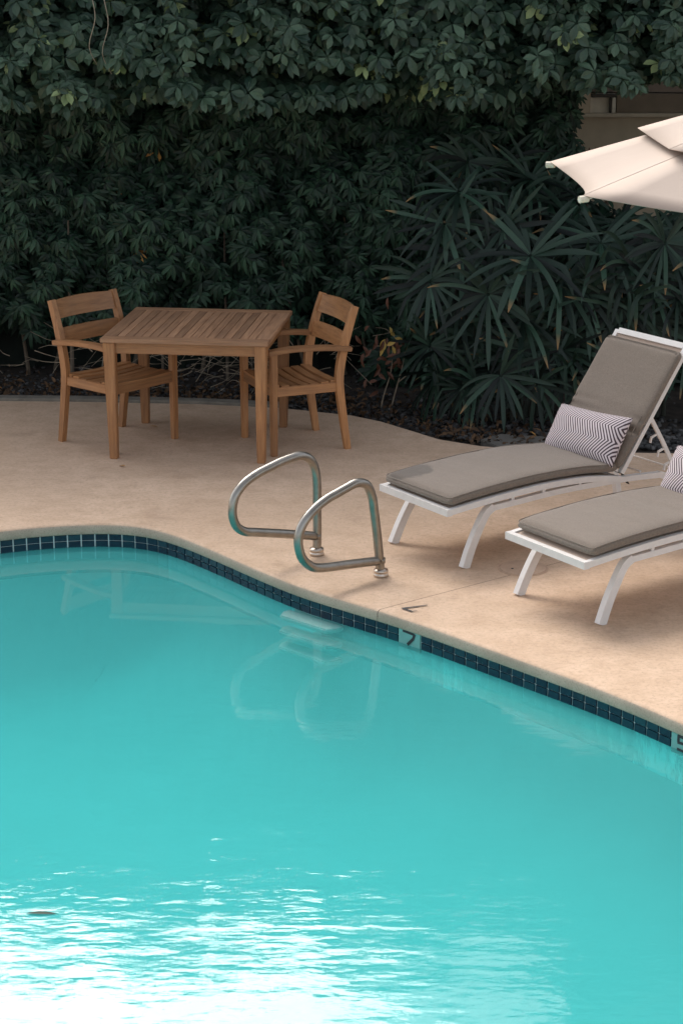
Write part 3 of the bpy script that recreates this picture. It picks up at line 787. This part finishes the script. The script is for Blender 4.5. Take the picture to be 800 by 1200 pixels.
def scatter(name, templates, mats, mat_idx, xform, parent=None, kind='stuff', smooth=False, uvs=None):
    """merge many transformed copies of small templates into one mesh (numpy); xform = list of (template index, 4x4)"""
    VV, FF, MI, UV = [], [], [], []; off = 0
    for j, (ti_, M) in enumerate(xform):
        v, f = templates[ti_]; VV.append(v @ M[:3, :3].T+M[:3, 3]); FF.append(f+off); off += len(v); MI.append(np.full(len(f), mat_idx[j] if mat_idx is not None else 0))
        if uvs is not None: UV.append(uvs[ti_])
    V = np.concatenate(VV); F = np.concatenate(FF); MI = np.concatenate(MI)
    me = bpy.data.meshes.new(name); me.vertices.add(len(V)); me.vertices.foreach_set('co', V.ravel())
    k = F.shape[1]; me.loops.add(F.size); me.loops.foreach_set('vertex_index', F.ravel()); me.polygons.add(len(F))
    me.polygons.foreach_set('loop_start', np.arange(0, F.size, k)); me.polygons.foreach_set('loop_total', np.full(len(F), k))
    me.polygons.foreach_set('material_index', MI)
    if smooth: me.polygons.foreach_set('use_smooth', np.ones(len(F), bool))
    if uvs is not None:
        ul = me.uv_layers.new(name='uv'); ul.data.foreach_set('uv', np.concatenate(UV)[F.ravel()].ravel())
    for m_ in mats: me.materials.append(m_)
    me.update(calc_edges=True); me.validate()
    o = bpy.data.objects.new(name, me); C.objects.link(o)
    if parent: o.parent = parent
    if kind: o['kind'] = kind
    return o
def rotm(rx, ry, rz): return np.array(Matrix.Rotation(rz, 3, 'Z') @ Matrix.Rotation(ry, 3, 'Y') @ Matrix.Rotation(rx, 3, 'X'))
def xf(loc, rot, s=1.0):
    M = np.eye(4); M[:3, :3] = rot*s; M[:3, 3] = loc; return M
# gravel and stones
ico = bmesh.new(); bmesh.ops.create_icosphere(ico, subdivisions=1, radius=1); ico.verts.ensure_lookup_table()
IV = np.array([v.co[:] for v in ico.verts]); IF = np.array([[v.index for v in f.verts] for f in ico.faces]); ico.free()
def bed_edge(x):
    xs = [p[0] for p in back]; ys = [p[1] for p in back]; return float(np.interp(x, xs, ys))
st = []; stt = []
for k in range(4): stt.append((IV*(1+rng.normal(0, .12, (len(IV), 1)))*np.array([1, .8, .5]), IF))
for _ in range(5200):
    x = rng.uniform(-3.2, 3.4); e = bed_edge(x)+(.16 if x < -.4 else .10+.12*min(1, max(0, (x+.4))))
    y = e+abs(rng.normal(0, .45)); s_ = rng.uniform(.008, .024)*(1.3 if x > .2 else 1)
    st.append((rng.integers(4), xf((x, y, -.045+s_*.4+.03*noise.noise(Vector((x*3, y*3, 0)))), rotm(rng.uniform(-.4, .4), rng.uniform(-.4, .4), rng.uniform(0, 6)), s_)))
g = scatter('gravel', stt, [MAT['stone']], None, st)
g['label'] = 'dark river gravel under the hedge and palms'
sp_ = [(.95, 12.62), (1.06, 12.58), (.83, 12.72), (1.15, 12.60), (.62, 12.86), (.42, 13.0), (.30, 13.08), (.16, 13.15), (1.28, 12.55), (.72, 12.74)]
for k, (x, y) in enumerate(sp_):
    v, f = stt[k % 4]; s_ = .030+.012*((k*37) % 10)/10
    o = mesh_obj('river_stone', v*s_*(1+.2*(k % 3)), f, MAT['stone'], None, True); o.location = (x, y, -.028); o.rotation_euler = (0, 0, k*1.3)
    md = o.modifiers.new('smooth', 'SUBSURF'); md.levels = md.render_levels = 1
    tag(o, ['grey river stone right behind the grey stepping stone', 'river stone at the bed edge between stepping stone and pillow', 'river stone set back under the low fan palm', 'river stone beside the lounger pillow, in the gravel', 'river stone near the deck curve, under the palm blades', 'river stone below the low dark palm, left part of the gravel', 'river stone between the croton and the low dark palm', 'river stone nearest the pale croton stems', 'river stone behind the backrest end of the gravel', 'small river stone set back in the middle of the gravel'][k], 'stone', 'larger river stones in the bed')

# ---- leaf shapes
def leaflet(L, Wd, widest=.5, fold=.25, droop=.3, n=4, yaw=0.0, base=0.0, pitch=0.0):
    """one leaflet along +x, midrib folded, tip drooping; returns verts, quads"""
    V = []
    for i in range(n+1):
        t_ = i/n; x = t_*L; prof_ = (math.sin(PI*min(1, t_**(math.log(.5)/math.log(widest)))))**.8 if 0 < t_ < 1 else .06
        w_ = Wd/2*prof_; z = -droop*L*t_*t_
        V += [(x, w_, z+fold*w_), (x, 0, z), (x, -w_, z+fold*w_)]
    F = []
    for i in range(n):
        a = i*3; F += [(a, a+1, a+4, a+3), (a+1, a+2, a+5, a+4)]
    V = np.array(V); V[:, 0] += base
    Rm = np.array(Matrix.Rotation(yaw, 3, 'Z') @ Matrix.Rotation(pitch, 3, 'Y'))
    return V @ Rm.T, np.array(F)
def join(parts):
    V, F, o = [], [], 0
    for v, f in parts: V.append(v); F.append(f+o); o += len(v)
    return np.concatenate(V), np.concatenate(F)
whorls = []
for k in range(5):     # crown: rounded leaves in a whorl about the twig tip, normal +z
    n_ = [6, 7, 5, 8, 6][k]
    whorls.append(join([leaflet(rng.uniform(.066, .094), rng.uniform(.038, .052), .60, .28, rng.uniform(.15, .5), 4, 2*PI*i/n_+rng.uniform(-.25, .25), .008, rng.uniform(-.1, .45)) for i in range(n_)]))
sprays = []
for k in range(5):     # hedge: drooping hand of narrow leaflets, spread over the lower half circle, and a second smaller hand
    ps = []
    n_ = [8, 9, 7, 9, 8][k]
    for i in range(n_):
        a = (i/(n_-1)-.5)*R(230)
        ps.append(leaflet(rng.uniform(.075, .10)*(1-.25*abs(a)/2), rng.uniform(.019, .026), .5, .3, rng.uniform(.2, .6), 4, a+rng.uniform(-.1, .1), .006, rng.uniform(0, .4)))
    sprays.append(join(ps))
def face_dir(nrm, spin):
    z = Vector(nrm).normalized(); q = z.to_track_quat('Z', 'Y').to_matrix() @ Matrix.Rotation(spin, 3, 'Z'); return np.array(q)
def spray_rot(nrm, spin):
    """z of the template along nrm, its x axis pointing down the slope plus spin"""
    z = Vector(nrm).normalized(); d = Vector((0, 0, -1)); x = (d-z*d.dot(z)).normalized(); y = z.cross(x)
    m_ = Matrix((x, y, z)).transposed() @ Matrix.Rotation(spin, 3, 'Z'); return np.array(m_)
def masses(name, mats, temps, items, parent, nparts, part_name, key, part_ok):
    """the nparts clusters that show largest become parts, the rest one mass"""
    order = sorted(range(len(items)), key=lambda i: key(items[i])); chosen = []
    for i in order:
        if len(chosen) >= nparts: break
        if part_ok(items[i]): chosen.append(i)
    cs = set(chosen); data = {}
    for i in chosen:
        ti_, M, mi = items[i]
        if (ti_, mi) not in data:
            v, f = temps[ti_]; me = bpy.data.meshes.new(part_name); me.from_pydata(v.tolist(), [], f.tolist()); me.materials.append(mats[mi]); data[(ti_, mi)] = me
        o = bpy.data.objects.new(part_name, data[(ti_, mi)]); C.objects.link(o); o.parent = parent; o.matrix_local = Matrix(M.tolist())
    rest = [items[i] for i in range(len(items)) if i not in cs]
    scatter(name, temps, mats, [r_[2] for r_ in rest], [(r_[0], r_[1]) for r_ in rest], parent)
def nz(x, y, z, s=1.0): return noise.noise(Vector((x*s, y*s, z*s)))

# ---- lower hedge
hd = thing('hedge', 'tall dark green hedge of drooping finger-like leaves behind the table', 'hedge')
items = []
def hface(x, z): return 14.0+.22*nz(x, 0, z, 1.7)+.10*nz(x+9, 3, z, 5)+.25*max(0, .55-z)
for _ in range(9000):
    x = rng.uniform(-3.6, 1.9); z = .30+rng.uniform(0, 1)**.9*2.0+.14*nz(x, 5, 0, 3)
    if x > 1.62 and z > 1.0: continue
    cl = nz(x, 11, z, 4.2)
    lay = rng.integers(3) if cl > -.12 else rng.integers(2, 4); y = hface(x, z)+lay*.13-.10*cl+rng.uniform(-.06, .06)
    nrm = (rng.normal(0, .45), -1, rng.uniform(.1, .9))
    items.append((rng.integers(5), xf((x, y, z), spray_rot(nrm, rng.normal(0, .45)), rng.uniform(.75, 1.3)), 0 if rng.uniform() > .0015 else 1))
masses('foliage', [MAT['hedge'], MAT['orange_leaf']], sprays, items, hd, 280, 'leaf_spray', lambda it: it[1][1, 3], lambda it: -2.3 < it[1][0, 3] < .9 and .35 < it[1][2, 3] < 2.0)
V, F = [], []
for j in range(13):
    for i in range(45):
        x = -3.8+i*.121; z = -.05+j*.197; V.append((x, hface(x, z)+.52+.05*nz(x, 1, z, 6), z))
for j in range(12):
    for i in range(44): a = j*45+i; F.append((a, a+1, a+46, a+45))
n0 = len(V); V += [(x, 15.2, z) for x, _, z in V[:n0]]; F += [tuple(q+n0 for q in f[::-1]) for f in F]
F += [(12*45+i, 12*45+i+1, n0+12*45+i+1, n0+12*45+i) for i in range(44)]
mesh_obj('shade_core', V, F, MAT['core'], hd)  # solid mass added to stop light leaking through and darken the leaf gaps
bm = bmesh.new()
for k in range(26):
    x = -3.3+k*.205+rng.uniform(-.05, .05); y = 14.1+rng.uniform(0, .5); d = rng.uniform(-.15, .15)
    tube(bm, smooth_path([(x, y, -.05), (x+d*.5, y+.03, .25), (x+d, y-.05, .6), (x+d*1.5, y, 1.1)], 3), rng.uniform(.010, .02), 6, r_end=.006)
bm_obj('stem', bm, MAT['bark'], hd)

# ---- overhanging tree
tr = thing('overhanging_tree', 'spreading tree with rounded leaves hanging over the top of the hedge', 'tree', (-.6, 14.9, 0))
off = Vector((-.6, 14.9, 0)); items = []
def cbot(x): return 2.0+.10*nz(x, 2, 0, 1.3)+.10*nz(x, 7, 0, 4)+(.10 if x > .9 else 0)*min(1, max(0, x-.9)*2)
for _ in range(9500):
    x = rng.uniform(-4.2, 4.4); zb = cbot(x); z = zb+(3.9-zb)*rng.uniform(0, 1)**1.35
    yf = 13.15+.28*nz(x, 0, z, 1.6)+.12*nz(x, 4, z, 4.5)+.5*max(0, (z-2.9))+.25*max(0, 2.1-z)
    cl = nz(x, 13, z, 4.0); y = yf+(rng.integers(4) if cl > -.15 else rng.integers(3, 5))*.13-.12*cl+rng.uniform(-.07, .07)
    young = rng.uniform() < (.035 if z > 1.95 else .02)
    nrm = (rng.normal(0, .5), -1+rng.normal(0, .2), rng.uniform(.3, 1.6))
    items.append((rng.integers(5), xf((x-off.x, y-off.y, z), face_dir(nrm, rng.uniform(0, 6)), rng.uniform(.75, 1.25)), 1 if young else 0))
# the crown's top and back: what the pool mirrors
for _ in range(5200):
    x = rng.uniform(-4.4, 4.6); z = rng.uniform(2.3, 4.32)+.28*max(0, x+.3)*(y0_ := rng.uniform(.2, 1))+.2*nz(x, 0, 0, 1.1); y = rng.uniform(13.8, 16.2)
    if z < 3.3 and 14.2 < y < 15.8: continue
    items.append((rng.integers(5), xf((x-off.x, y-off.y, z), face_dir((rng.normal(), rng.normal(), 1.2), rng.uniform(0, 6)), rng.uniform(1.0, 1.7)), 0))
masses('crown', [MAT['crown'], MAT['young']], whorls, items, tr, 290, 'leaf_whorl', lambda it: it[1][1, 3], lambda it: abs(it[1][0, 3]+off.x+.3) < 2.6 and it[1][2, 3] < 2.62)
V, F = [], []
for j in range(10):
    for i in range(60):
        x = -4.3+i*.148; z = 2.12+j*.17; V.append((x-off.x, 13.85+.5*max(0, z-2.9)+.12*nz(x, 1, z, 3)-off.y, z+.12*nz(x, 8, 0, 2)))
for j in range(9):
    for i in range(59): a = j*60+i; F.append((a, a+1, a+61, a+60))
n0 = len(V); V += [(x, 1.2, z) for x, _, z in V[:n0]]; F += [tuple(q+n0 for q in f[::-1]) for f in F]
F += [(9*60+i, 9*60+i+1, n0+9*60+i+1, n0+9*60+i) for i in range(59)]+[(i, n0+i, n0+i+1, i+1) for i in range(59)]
mesh_obj('shade_core', V, F, MAT['core'], tr)  # added solid core, its dark colour standing for shade inside the crown
bm = bmesh.new(); tube(bm, smooth_path([(0, 0, -.05), (.04, .03, .8), (-.05, .0, 1.7), (.1, .05, 3.2)], 4), .12, 12, r_end=.06); bm_obj('trunk', bm, MAT['bark'], tr, True)
for k in range(9):
    x = -3+k*.75; bm = bmesh.new(); tube(bm, smooth_path([(0, 0, 1.7+.05*k), (x*.4, -.3, 2.2), (x*.8, -.9, 2.35), (x, -1.45, 2.2)], 4), .045, 8, r_end=.008); bm_obj('limb', bm, MAT['bark'], tr, True)
for px, z0 in ((-1.55, 2.66), (-1.47, 2.62)):
    bm = bmesh.new(); tube(bm, smooth_path([(px-off.x, 13.1-off.y, z0), (px-off.x+.03, 13.02-off.y, z0-.15), (px-off.x-.01, 13.0-off.y, z0-.32), (px-off.x+.04, 13.03-off.y, z0-.45)], 4), .004, 5, r_end=.002)
    bm_obj('twig', bm, MAT['pale_twig'], tr)

# taller tree standing off to the right: mirrored dark in the near water
t2 = thing('tall_tree', 'taller dark tree beyond the overhanging crown beside the building', 'tree', (3.55, 16.2, 0)); items = []
for _ in range(4200):
    a, b = rng.uniform(0, 2*PI), math.acos(rng.uniform(-1, 1)); r_ = rng.uniform(.72, 1.05)
    p = (1.9*r_*math.sin(b)*math.cos(a), 1.6*r_*math.sin(b)*math.sin(a), 4.7+2.3*r_*math.cos(b))
    items.append((rng.integers(5), xf(p, face_dir((p[0], p[1], p[2]-4.2+rng.normal(0, .8)), rng.uniform(0, 6)), rng.uniform(1.5, 2.6))))
scatter('crown', whorls, [MAT['crown']], None, items, t2)
bm = bmesh.new(); bmesh.ops.create_icosphere(bm, subdivisions=3, radius=1, matrix=Matrix.Translation((0, 0, 4.7)) @ Matrix.Diagonal((1.45, 1.2, 1.8, 1))); bm_obj('shade_core', bm, MAT['core'], t2, True)  # added core, dark in place of shade behind the outer leaves
bm = bmesh.new(); tube(bm, smooth_path([(0, 0, -.05), (.1, .03, 1.5), (0, .0, 4)], 5), .16, 12, r_end=.08); bm_obj('trunk', bm, MAT['bark'], t2, True)

# ---- fan-leaved palms
def blade(L, Wd, n=7, yaw=0, pitch=0, droop=.35, kink=0.0):
    V, U = [], []
    for i in range(n+1):
        t_ = i/n; w_ = Wd/2*(min(1, .35+t_*3.0)*(1 if t_ < .78 else max(.12, ((1-t_)/.22)**.6)))
        x = L*t_; z = -droop*L*t_**2.2
        for s_ in (1, 0, -1): V.append((x, s_*w_, z+(.22*w_ if s_ else 0))); U.append((t_, .5+s_*.5))
    F = []
    for i in range(n): a = i*3; F += [(a, a+1, a+4, a+3), (a+1, a+2, a+5, a+4)]
    V = np.array(V); V[:, 0] += .015
    return V @ np.array(Matrix.Rotation(yaw, 3, 'Z') @ Matrix.Rotation(pitch, 3, 'Y')).T, np.array(F), np.array(U)
f_, pt_, H_ = 2404., .2865, 3.165
def at_y(px, py, y):
    X = (px-400)/f_; Y = -(py-600)/f_; c, s_ = math.cos(pt_), math.sin(pt_); k = y/(c+Y*s_); return Vector((X*k, y, H_+k*(-s_+Y*c)))
def palm(label, base, heads, stem_col='bark'):
    t = thing('fan_palm', label, 'palm', (base[0], base[1], -.04), 0, 'fan palms in the bed')
    B = Vector((base[0], base[1], -.04))
    for k, (p, s_, down) in enumerate(heads):
        loc = Vector(p)-B
        nrm = Vector((rng.normal(0, .35)+.25*(loc.x), -1, rng.uniform(.25, 1.1)-down)); z = nrm.normalized(); d = Vector((rng.normal(0, .25)+.5*loc.x, -.3, -1)); x = (d-z*d.dot(z)).normalized(); y = z.cross(x)
        n_ = int(rng.integers(15, 21)); spread = R(rng.uniform(250, 330)); V, F, U = [], [], []
        for i in range(n_):
            a = (i/(n_-1)-.5)*spread+rng.normal(0, .05); L_ = s_*rng.uniform(.34, .50)*(1-.15*abs(a)/PI); wd = s_*rng.uniform(.024, .038); m_ = 9
            dr = (x*math.cos(a)+y*math.sin(a)+z*rng.uniform(.05, .55)).normalized(); sd_ = z.cross(dr).normalized(); pt = loc+dr*.012; g_ = rng.uniform(.0, .12); o0 = len(V); kink = m_+5 if rng.uniform() > .12 else int(rng.integers(4, 7))
            for q_ in range(m_+1):
                t_ = q_/m_; w_ = wd/2*(min(1, .35+t_*3.0)*(1 if t_ < .74 else max(.10, ((1-t_)/.26)**.65)))
                up = sd_.cross(dr).normalized(); up = up if up.dot(z) > 0 else -up
                for e_ in (1, 0, -1): V.append(tuple(pt+sd_*w_*e_+up*(.25*w_ if e_ else 0))); U.append((t_, .5+e_*.5))
                if q_ == kink: dr = (dr+Vector((0, 0, -1.6))).normalized()
                dr = (dr+Vector((0, 0, -g_*(.3+t_*1.5)))).normalized(); sd_ = (sd_-dr*sd_.dot(dr)).normalized(); pt = pt+dr*L_/m_
            for q_ in range(m_): b_ = o0+q_*3; F += [(b_, b_+1, b_+4, b_+3), (b_+1, b_+2, b_+5, b_+4)]
        mesh_obj('fan_leaf', V, F, MAT['blade'], t, True, None, U)
        bm = bmesh.new(); tube(bm, smooth_path([(loc.x*.15, .05, max(.05, loc.z*.35)), (loc.x*.5, loc.y*.4+.1, max(.1, loc.z*.8)), (loc.x, loc.y+.004, loc.z)], 4), .007, 6, r_end=.004); bm_obj('leaf_stalk', bm, MAT['hedge'], t)
    for k in range(3):
        bm = bmesh.new(); hh = max(.4, max(Vector(h[0]).z for h in heads)*.7); x = (k-1)*.05
        tube(bm, smooth_path([(x, .03*k, 0), (x*1.3, .04*k+.03, hh*.5), (x*1.6, .06, hh)], 4), .016, 8, r_end=.010); bm_obj('cane', bm, MAT['cane'], t)
    return t
PL = [
 ('broad fan palm at the middle of the clump, its splayed leaves nearest the farther lounger', 620, 13.05, [(620, 300, 1.15, 0), (590, 268, .95, 0), (655, 330, 1.0, .1), (612, 372, 1.05, .3), (570, 345, .95, .2), (640, 400, .95, .4), (600, 430, .8, .6)]),
 ('fan palm with olive-yellow leaf tips at the left of the clump, next to the hedge', 545, 13.2, [(540, 225, .95, -.1), (520, 262, .9, .1), (545, 300, 1.0, .2), (535, 350, .95, .4), (505, 330, .85, .4), (560, 395, .9, .5), (520, 415, .85, .6)]),
 ('fan palm directly below the parasol edge', 712, 13.0, [(705, 285, 1.05, -.1), (735, 310, .9, .2), (690, 345, .95, .2), (728, 360, .9, .4), (700, 395, .85, .5)]),
 ('fan palm behind the backrest of the farther lounger', 770, 13.05, [(775, 285, .95, 0), (765, 330, .9, .2), (790, 350, .9, .3), (755, 375, .8, .5), (800, 300, .9, 0), (810, 400, .9, .4)]),
 ('tall dim fan palm rising under the tree crown', 610, 13.95, [(585, 195, .9, 0), (625, 210, .9, 0), (560, 215, .9, 0), (640, 235, .9, .1), (600, 245, 1.0, .1), (545, 190, .8, 0)]),
 ('dim fan palm behind the parasol edge, in front of the building wall', 705, 13.85, [(672, 225, .8, .1), (725, 262, .75, .1), (670, 260, .9, 0), (715, 290, .9, 0), (760, 275, .75, .1), (790, 290, .85, 0)]),
 ('low fan palm hanging its blades over the gravel', 600, 12.85, [(590, 440, .8, .8), (630, 450, .75, .9), (560, 450, .7, .8), (610, 410, .8, .6)]),
 ('low dark fan palm at the gravel left of the stones', 530, 13.1, [(515, 440, .75, .7), (540, 455, .65, .9), (500, 405, .7, .6)]),
 ('low fan palm half hidden behind the striped pillow and backrest', 690, 12.95, [(670, 440, .75, .8), (700, 440, .8, .7), (660, 410, .8, .6), (735, 430, .8, .6)]),
 ('fan palm standing beyond the head of the loungers', 850, 13.0, [(850, 300, 1, 0), (880, 340, 1, .2), (840, 360, .9, .3), (870, 420, .9, .5), (900, 280, 1, 0)]),
]
for lb, px, y, hs_ in PL:
    b = at_y(px, 470, y); heads = [(at_y(a+rng.uniform(-4, 4), b_, y-.12+rng.uniform(-.12, .1)), s_, dn) for a, b_, s_, dn in hs_]
    palm(lb, (b.x, y), heads)
# the shade-grown thicket behind the palms
th_ = thing('shrub_thicket', 'dark leafy undergrowth filling the gap between hedge and fan palms', 'shrub', (.9, 14.1, 0)); items = []
for _ in range(2600):
    x = rng.uniform(.2, 4.2); lim = 1.62 if x < 1.5 else 1.12+.12*nz(x, 0, 0, 3); z = rng.uniform(0, lim); y = 13.9+.15*nz(x, 0, z, 3)+rng.uniform(0, .5)
    items.append((rng.integers(5), xf((x-.9, y-14.1, z), spray_rot((rng.normal(0, .4), -1, .4), rng.normal(0, .6)), rng.uniform(.9, 1.6))))
scatter('foliage', sprays, [MAT['hedge']], None, items, th_)
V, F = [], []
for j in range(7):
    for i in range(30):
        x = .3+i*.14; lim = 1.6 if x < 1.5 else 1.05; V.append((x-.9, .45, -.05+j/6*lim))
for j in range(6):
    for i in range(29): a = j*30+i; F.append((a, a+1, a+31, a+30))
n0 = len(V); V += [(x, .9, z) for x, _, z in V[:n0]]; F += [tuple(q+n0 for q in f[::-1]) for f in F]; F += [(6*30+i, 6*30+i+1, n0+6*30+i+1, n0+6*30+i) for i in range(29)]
mesh_obj('shade_core', V, F, MAT['core'], th_)  # added dark backing, shade behind the sprays put into its colour

# ---- little croton with bare pale stems between hedge and palms
def stems(t, paths, r_=.006, mat='pale_twig'):
    for pth in paths:
        bm = bmesh.new(); tube(bm, smooth_path(pth, 4), r_, 6, r_end=r_*.45); bm_obj('stem', bm, MAT[mat], t)
b = at_y(450, 480, 13.25); t = thing('croton', 'small croton with a few yellow leaves on bare pale stems', 'shrub', (b.x, 13.25, -.04)); B = Vector((b.x, 13.25, -.04))
def q(px, py, y=13.25): return at_y(px, py, y)-B
stems(t, [[q(445, 488), q(449, 465), q(458, 435), q(460, 405)], [q(459, 475), q(465, 452), q(470, 435), q(473, 420)], [q(466, 448), q(476, 440), q(486, 428)], [q(506, 495), q(516, 465), q(520, 440), q(516, 415)]])
for k in range(46):
    yl = k < 9; px, py = (rng.normal(459, 6), rng.normal(399, 5)) if yl else (rng.normal(452, 17), rng.normal(415, 22))
    v, f = leaflet(rng.uniform(.05, .08), .026, .5, .3, .35); p = q(px, py, 13.25+rng.uniform(-.06, .08))
    o = mesh_obj('leaf', v, f, MAT['yellow' if yl else 'croton'], t); o.matrix_local = Matrix(xf(p, spray_rot((rng.normal(0, .6), -1, rng.uniform(0, 1)), rng.uniform(-1.6, 1.6))).tolist())
# ---- red-leaved upright plants before the building
for k, (px, lb) in enumerate(((712, 'short spiky plant with dark upright blades before the building wall'), (736, 'short spiky dark plant before the building, next to the window post'), (690, 'dark spiky plant nearest the palms before the building wall'))):
    y = 15.6; b = at_y(px, 183, y); t = thing('spiky_plant', lb, 'plant', (b.x, y, -.04), 0, 'spiky plants before the building')
    bm = bmesh.new(); tube(bm, [(0, 0, 0), (0, 0, b.z-.1)], .02, 8); bm_obj('stem', bm, MAT['bark'], t)
    for i in range(9):
        v, f, u = blade(rng.uniform(.16, .26), .028, 5, 2*PI*i/9+rng.uniform(-.3, .3), -rng.uniform(.9, 1.4), .1)
        o = mesh_obj('leaf', v+np.array([0, 0, b.z-.12]), f, MAT['croton'] if k % 2 == 0 else MAT['blade'], t, uvs=u)

# ---- litter and dead twigs under the hedge
lt = leaflet(.05, .024, .5, .5, .5, 3); items = []
for _ in range(1500):
    x = rng.uniform(-3.2, 1.4); y = bed_edge(x)+.13+abs(rng.normal(0, .35)); items.append((0, xf((x, y, -.02+rng.uniform(0, .035)), rotm(rng.normal(0, .5), rng.normal(0, .5), rng.uniform(0, 6)), rng.uniform(.5, 1.2))))
o = scatter('leaf_litter', [lt], [MAT['litter'], MAT['orange_leaf']], [1 if rng.uniform() < .012 else 0 for _ in items], items); o['label'] = 'brown fallen leaves under the hedge'
bm = bmesh.new()
for _ in range(170):
    x = rng.uniform(-2.6, .4) if rng.uniform() < .3 else rng.normal(-1.0, .45); y = 13.62+rng.uniform(0, .35); z = rng.uniform(0, .38); a = rng.uniform(0, 2*PI); L_ = rng.uniform(.1, .34); e_ = rng.uniform(-.6, 1.0)
    p = Vector((x, y, z)); d = Vector((math.cos(a), math.sin(a)*.4, e_*.7)).normalized()*L_
    tube(bm, smooth_path([p, p+d*.5+Vector((0, 0, rng.uniform(-.02, .04))), p+d], 2), rng.uniform(.0015, .0042), 4, r_end=.001)
o = bm_obj('dead_twigs', bm, MAT['pale_twig'], kind='stuff'); o['label'] = 'tangle of dry pale twigs under the hedge'
# single fallen leaves on the deck and one floating
for px, py, z, lb in ((147, 547, .004, 'fallen brown leaf on the deck before the left table leg'), (176, 500, .004, 'fallen pale leaf on the shaded deck beneath the table'), (640, 478, None, None)):
    if z is None: continue
    c, s_ = math.cos(pt_), math.sin(pt_); X = (px-400)/f_; Y = -(py-600)/f_; k = (z-H_)/(-s_+Y*c)
    v, f = leaflet(.05, .02, .5, .4, .15, 3); o = mesh_obj('fallen_leaf', v, f, MAT['orange_leaf']); o.location = (X*k, (c+Y*s_)*k, z+.004); o.rotation_euler = (0, 0, px); tag(o, lb, 'leaf')
c, s_ = math.cos(pt_), math.sin(pt_); X = (48-400)/f_; Y = -(1071-600)/f_; k = (WZ-H_)/(-s_+Y*c)
v, f = leaflet(.11, .022, .5, .35, .03, 5); o = mesh_obj('floating_leaf', v, f, MAT['hedge']); o.location = (X*k-.05, (c+Y*s_)*k, WZ+.002); tag(o, 'dark slender leaf floating alone on the bright water', 'leaf')

# ---- building glimpsed beyond the palms
t = thing('building', 'beige building glimpsed between the palms and the overhanging leaves', 'building', (2.0, 17.6, 0))
def bxl(name, x0, x1, y0, y1, z0, z1, m, par=None, bv=.004): return boxobj(name, x0, x1, y0, y1, z0, z1, MAT[m], par or t, bv)
bxl('wall', -1.5, 5.5, 0, .25, -.05, 1.465, 'wall'); bxl('sill_band', -1.5, 5.5, -.05, .24, 1.467, 1.495, 'sill')
bxl('wall', .325, 5.5, .03, .25, 1.497, 1.655, 'panel'); bxl('wall', -1.5, .10, .0, .25, 1.497, 2.2, 'wall')
bxl('beam', -1.6, 5.6, -.02, .28, 2.202, 2.40, 'beam'); bxl('glass_panel', .105, 5.45, .12, .15, 1.66, 2.20, 'glass', None, 0)
wd = bxl('window', .105, .32, .045, .075, 1.497, 1.655, 'curtain', None, 0)
bxl('frame', .105, .32, .0, .043, 1.628, 1.655, 'beam', wd); bxl('frame', .262, .282, .005, .043, 1.498, 1.626, 'beam', wd); bxl('frame', .284, .315, .0, .043, 1.498, 1.626, 'trim', wd)
bxl('roof', -1.8, 5.8, -.1, 4.2, 2.905, 3.05, 'roof'); bxl('fascia', -1.6, 5.6, .0, .25, 2.402, 2.90, 'wall')
bxl('side_wall', -1.5, -1.25, .26, 4, -.05, 2.9, 'wall'); bxl('side_wall', 5.25, 5.5, .26, 4, -.05, 2.9, 'wall'); bxl('back_wall', -1.2, 5.2, 3.8, 4, -.05, 2.9, 'wall')
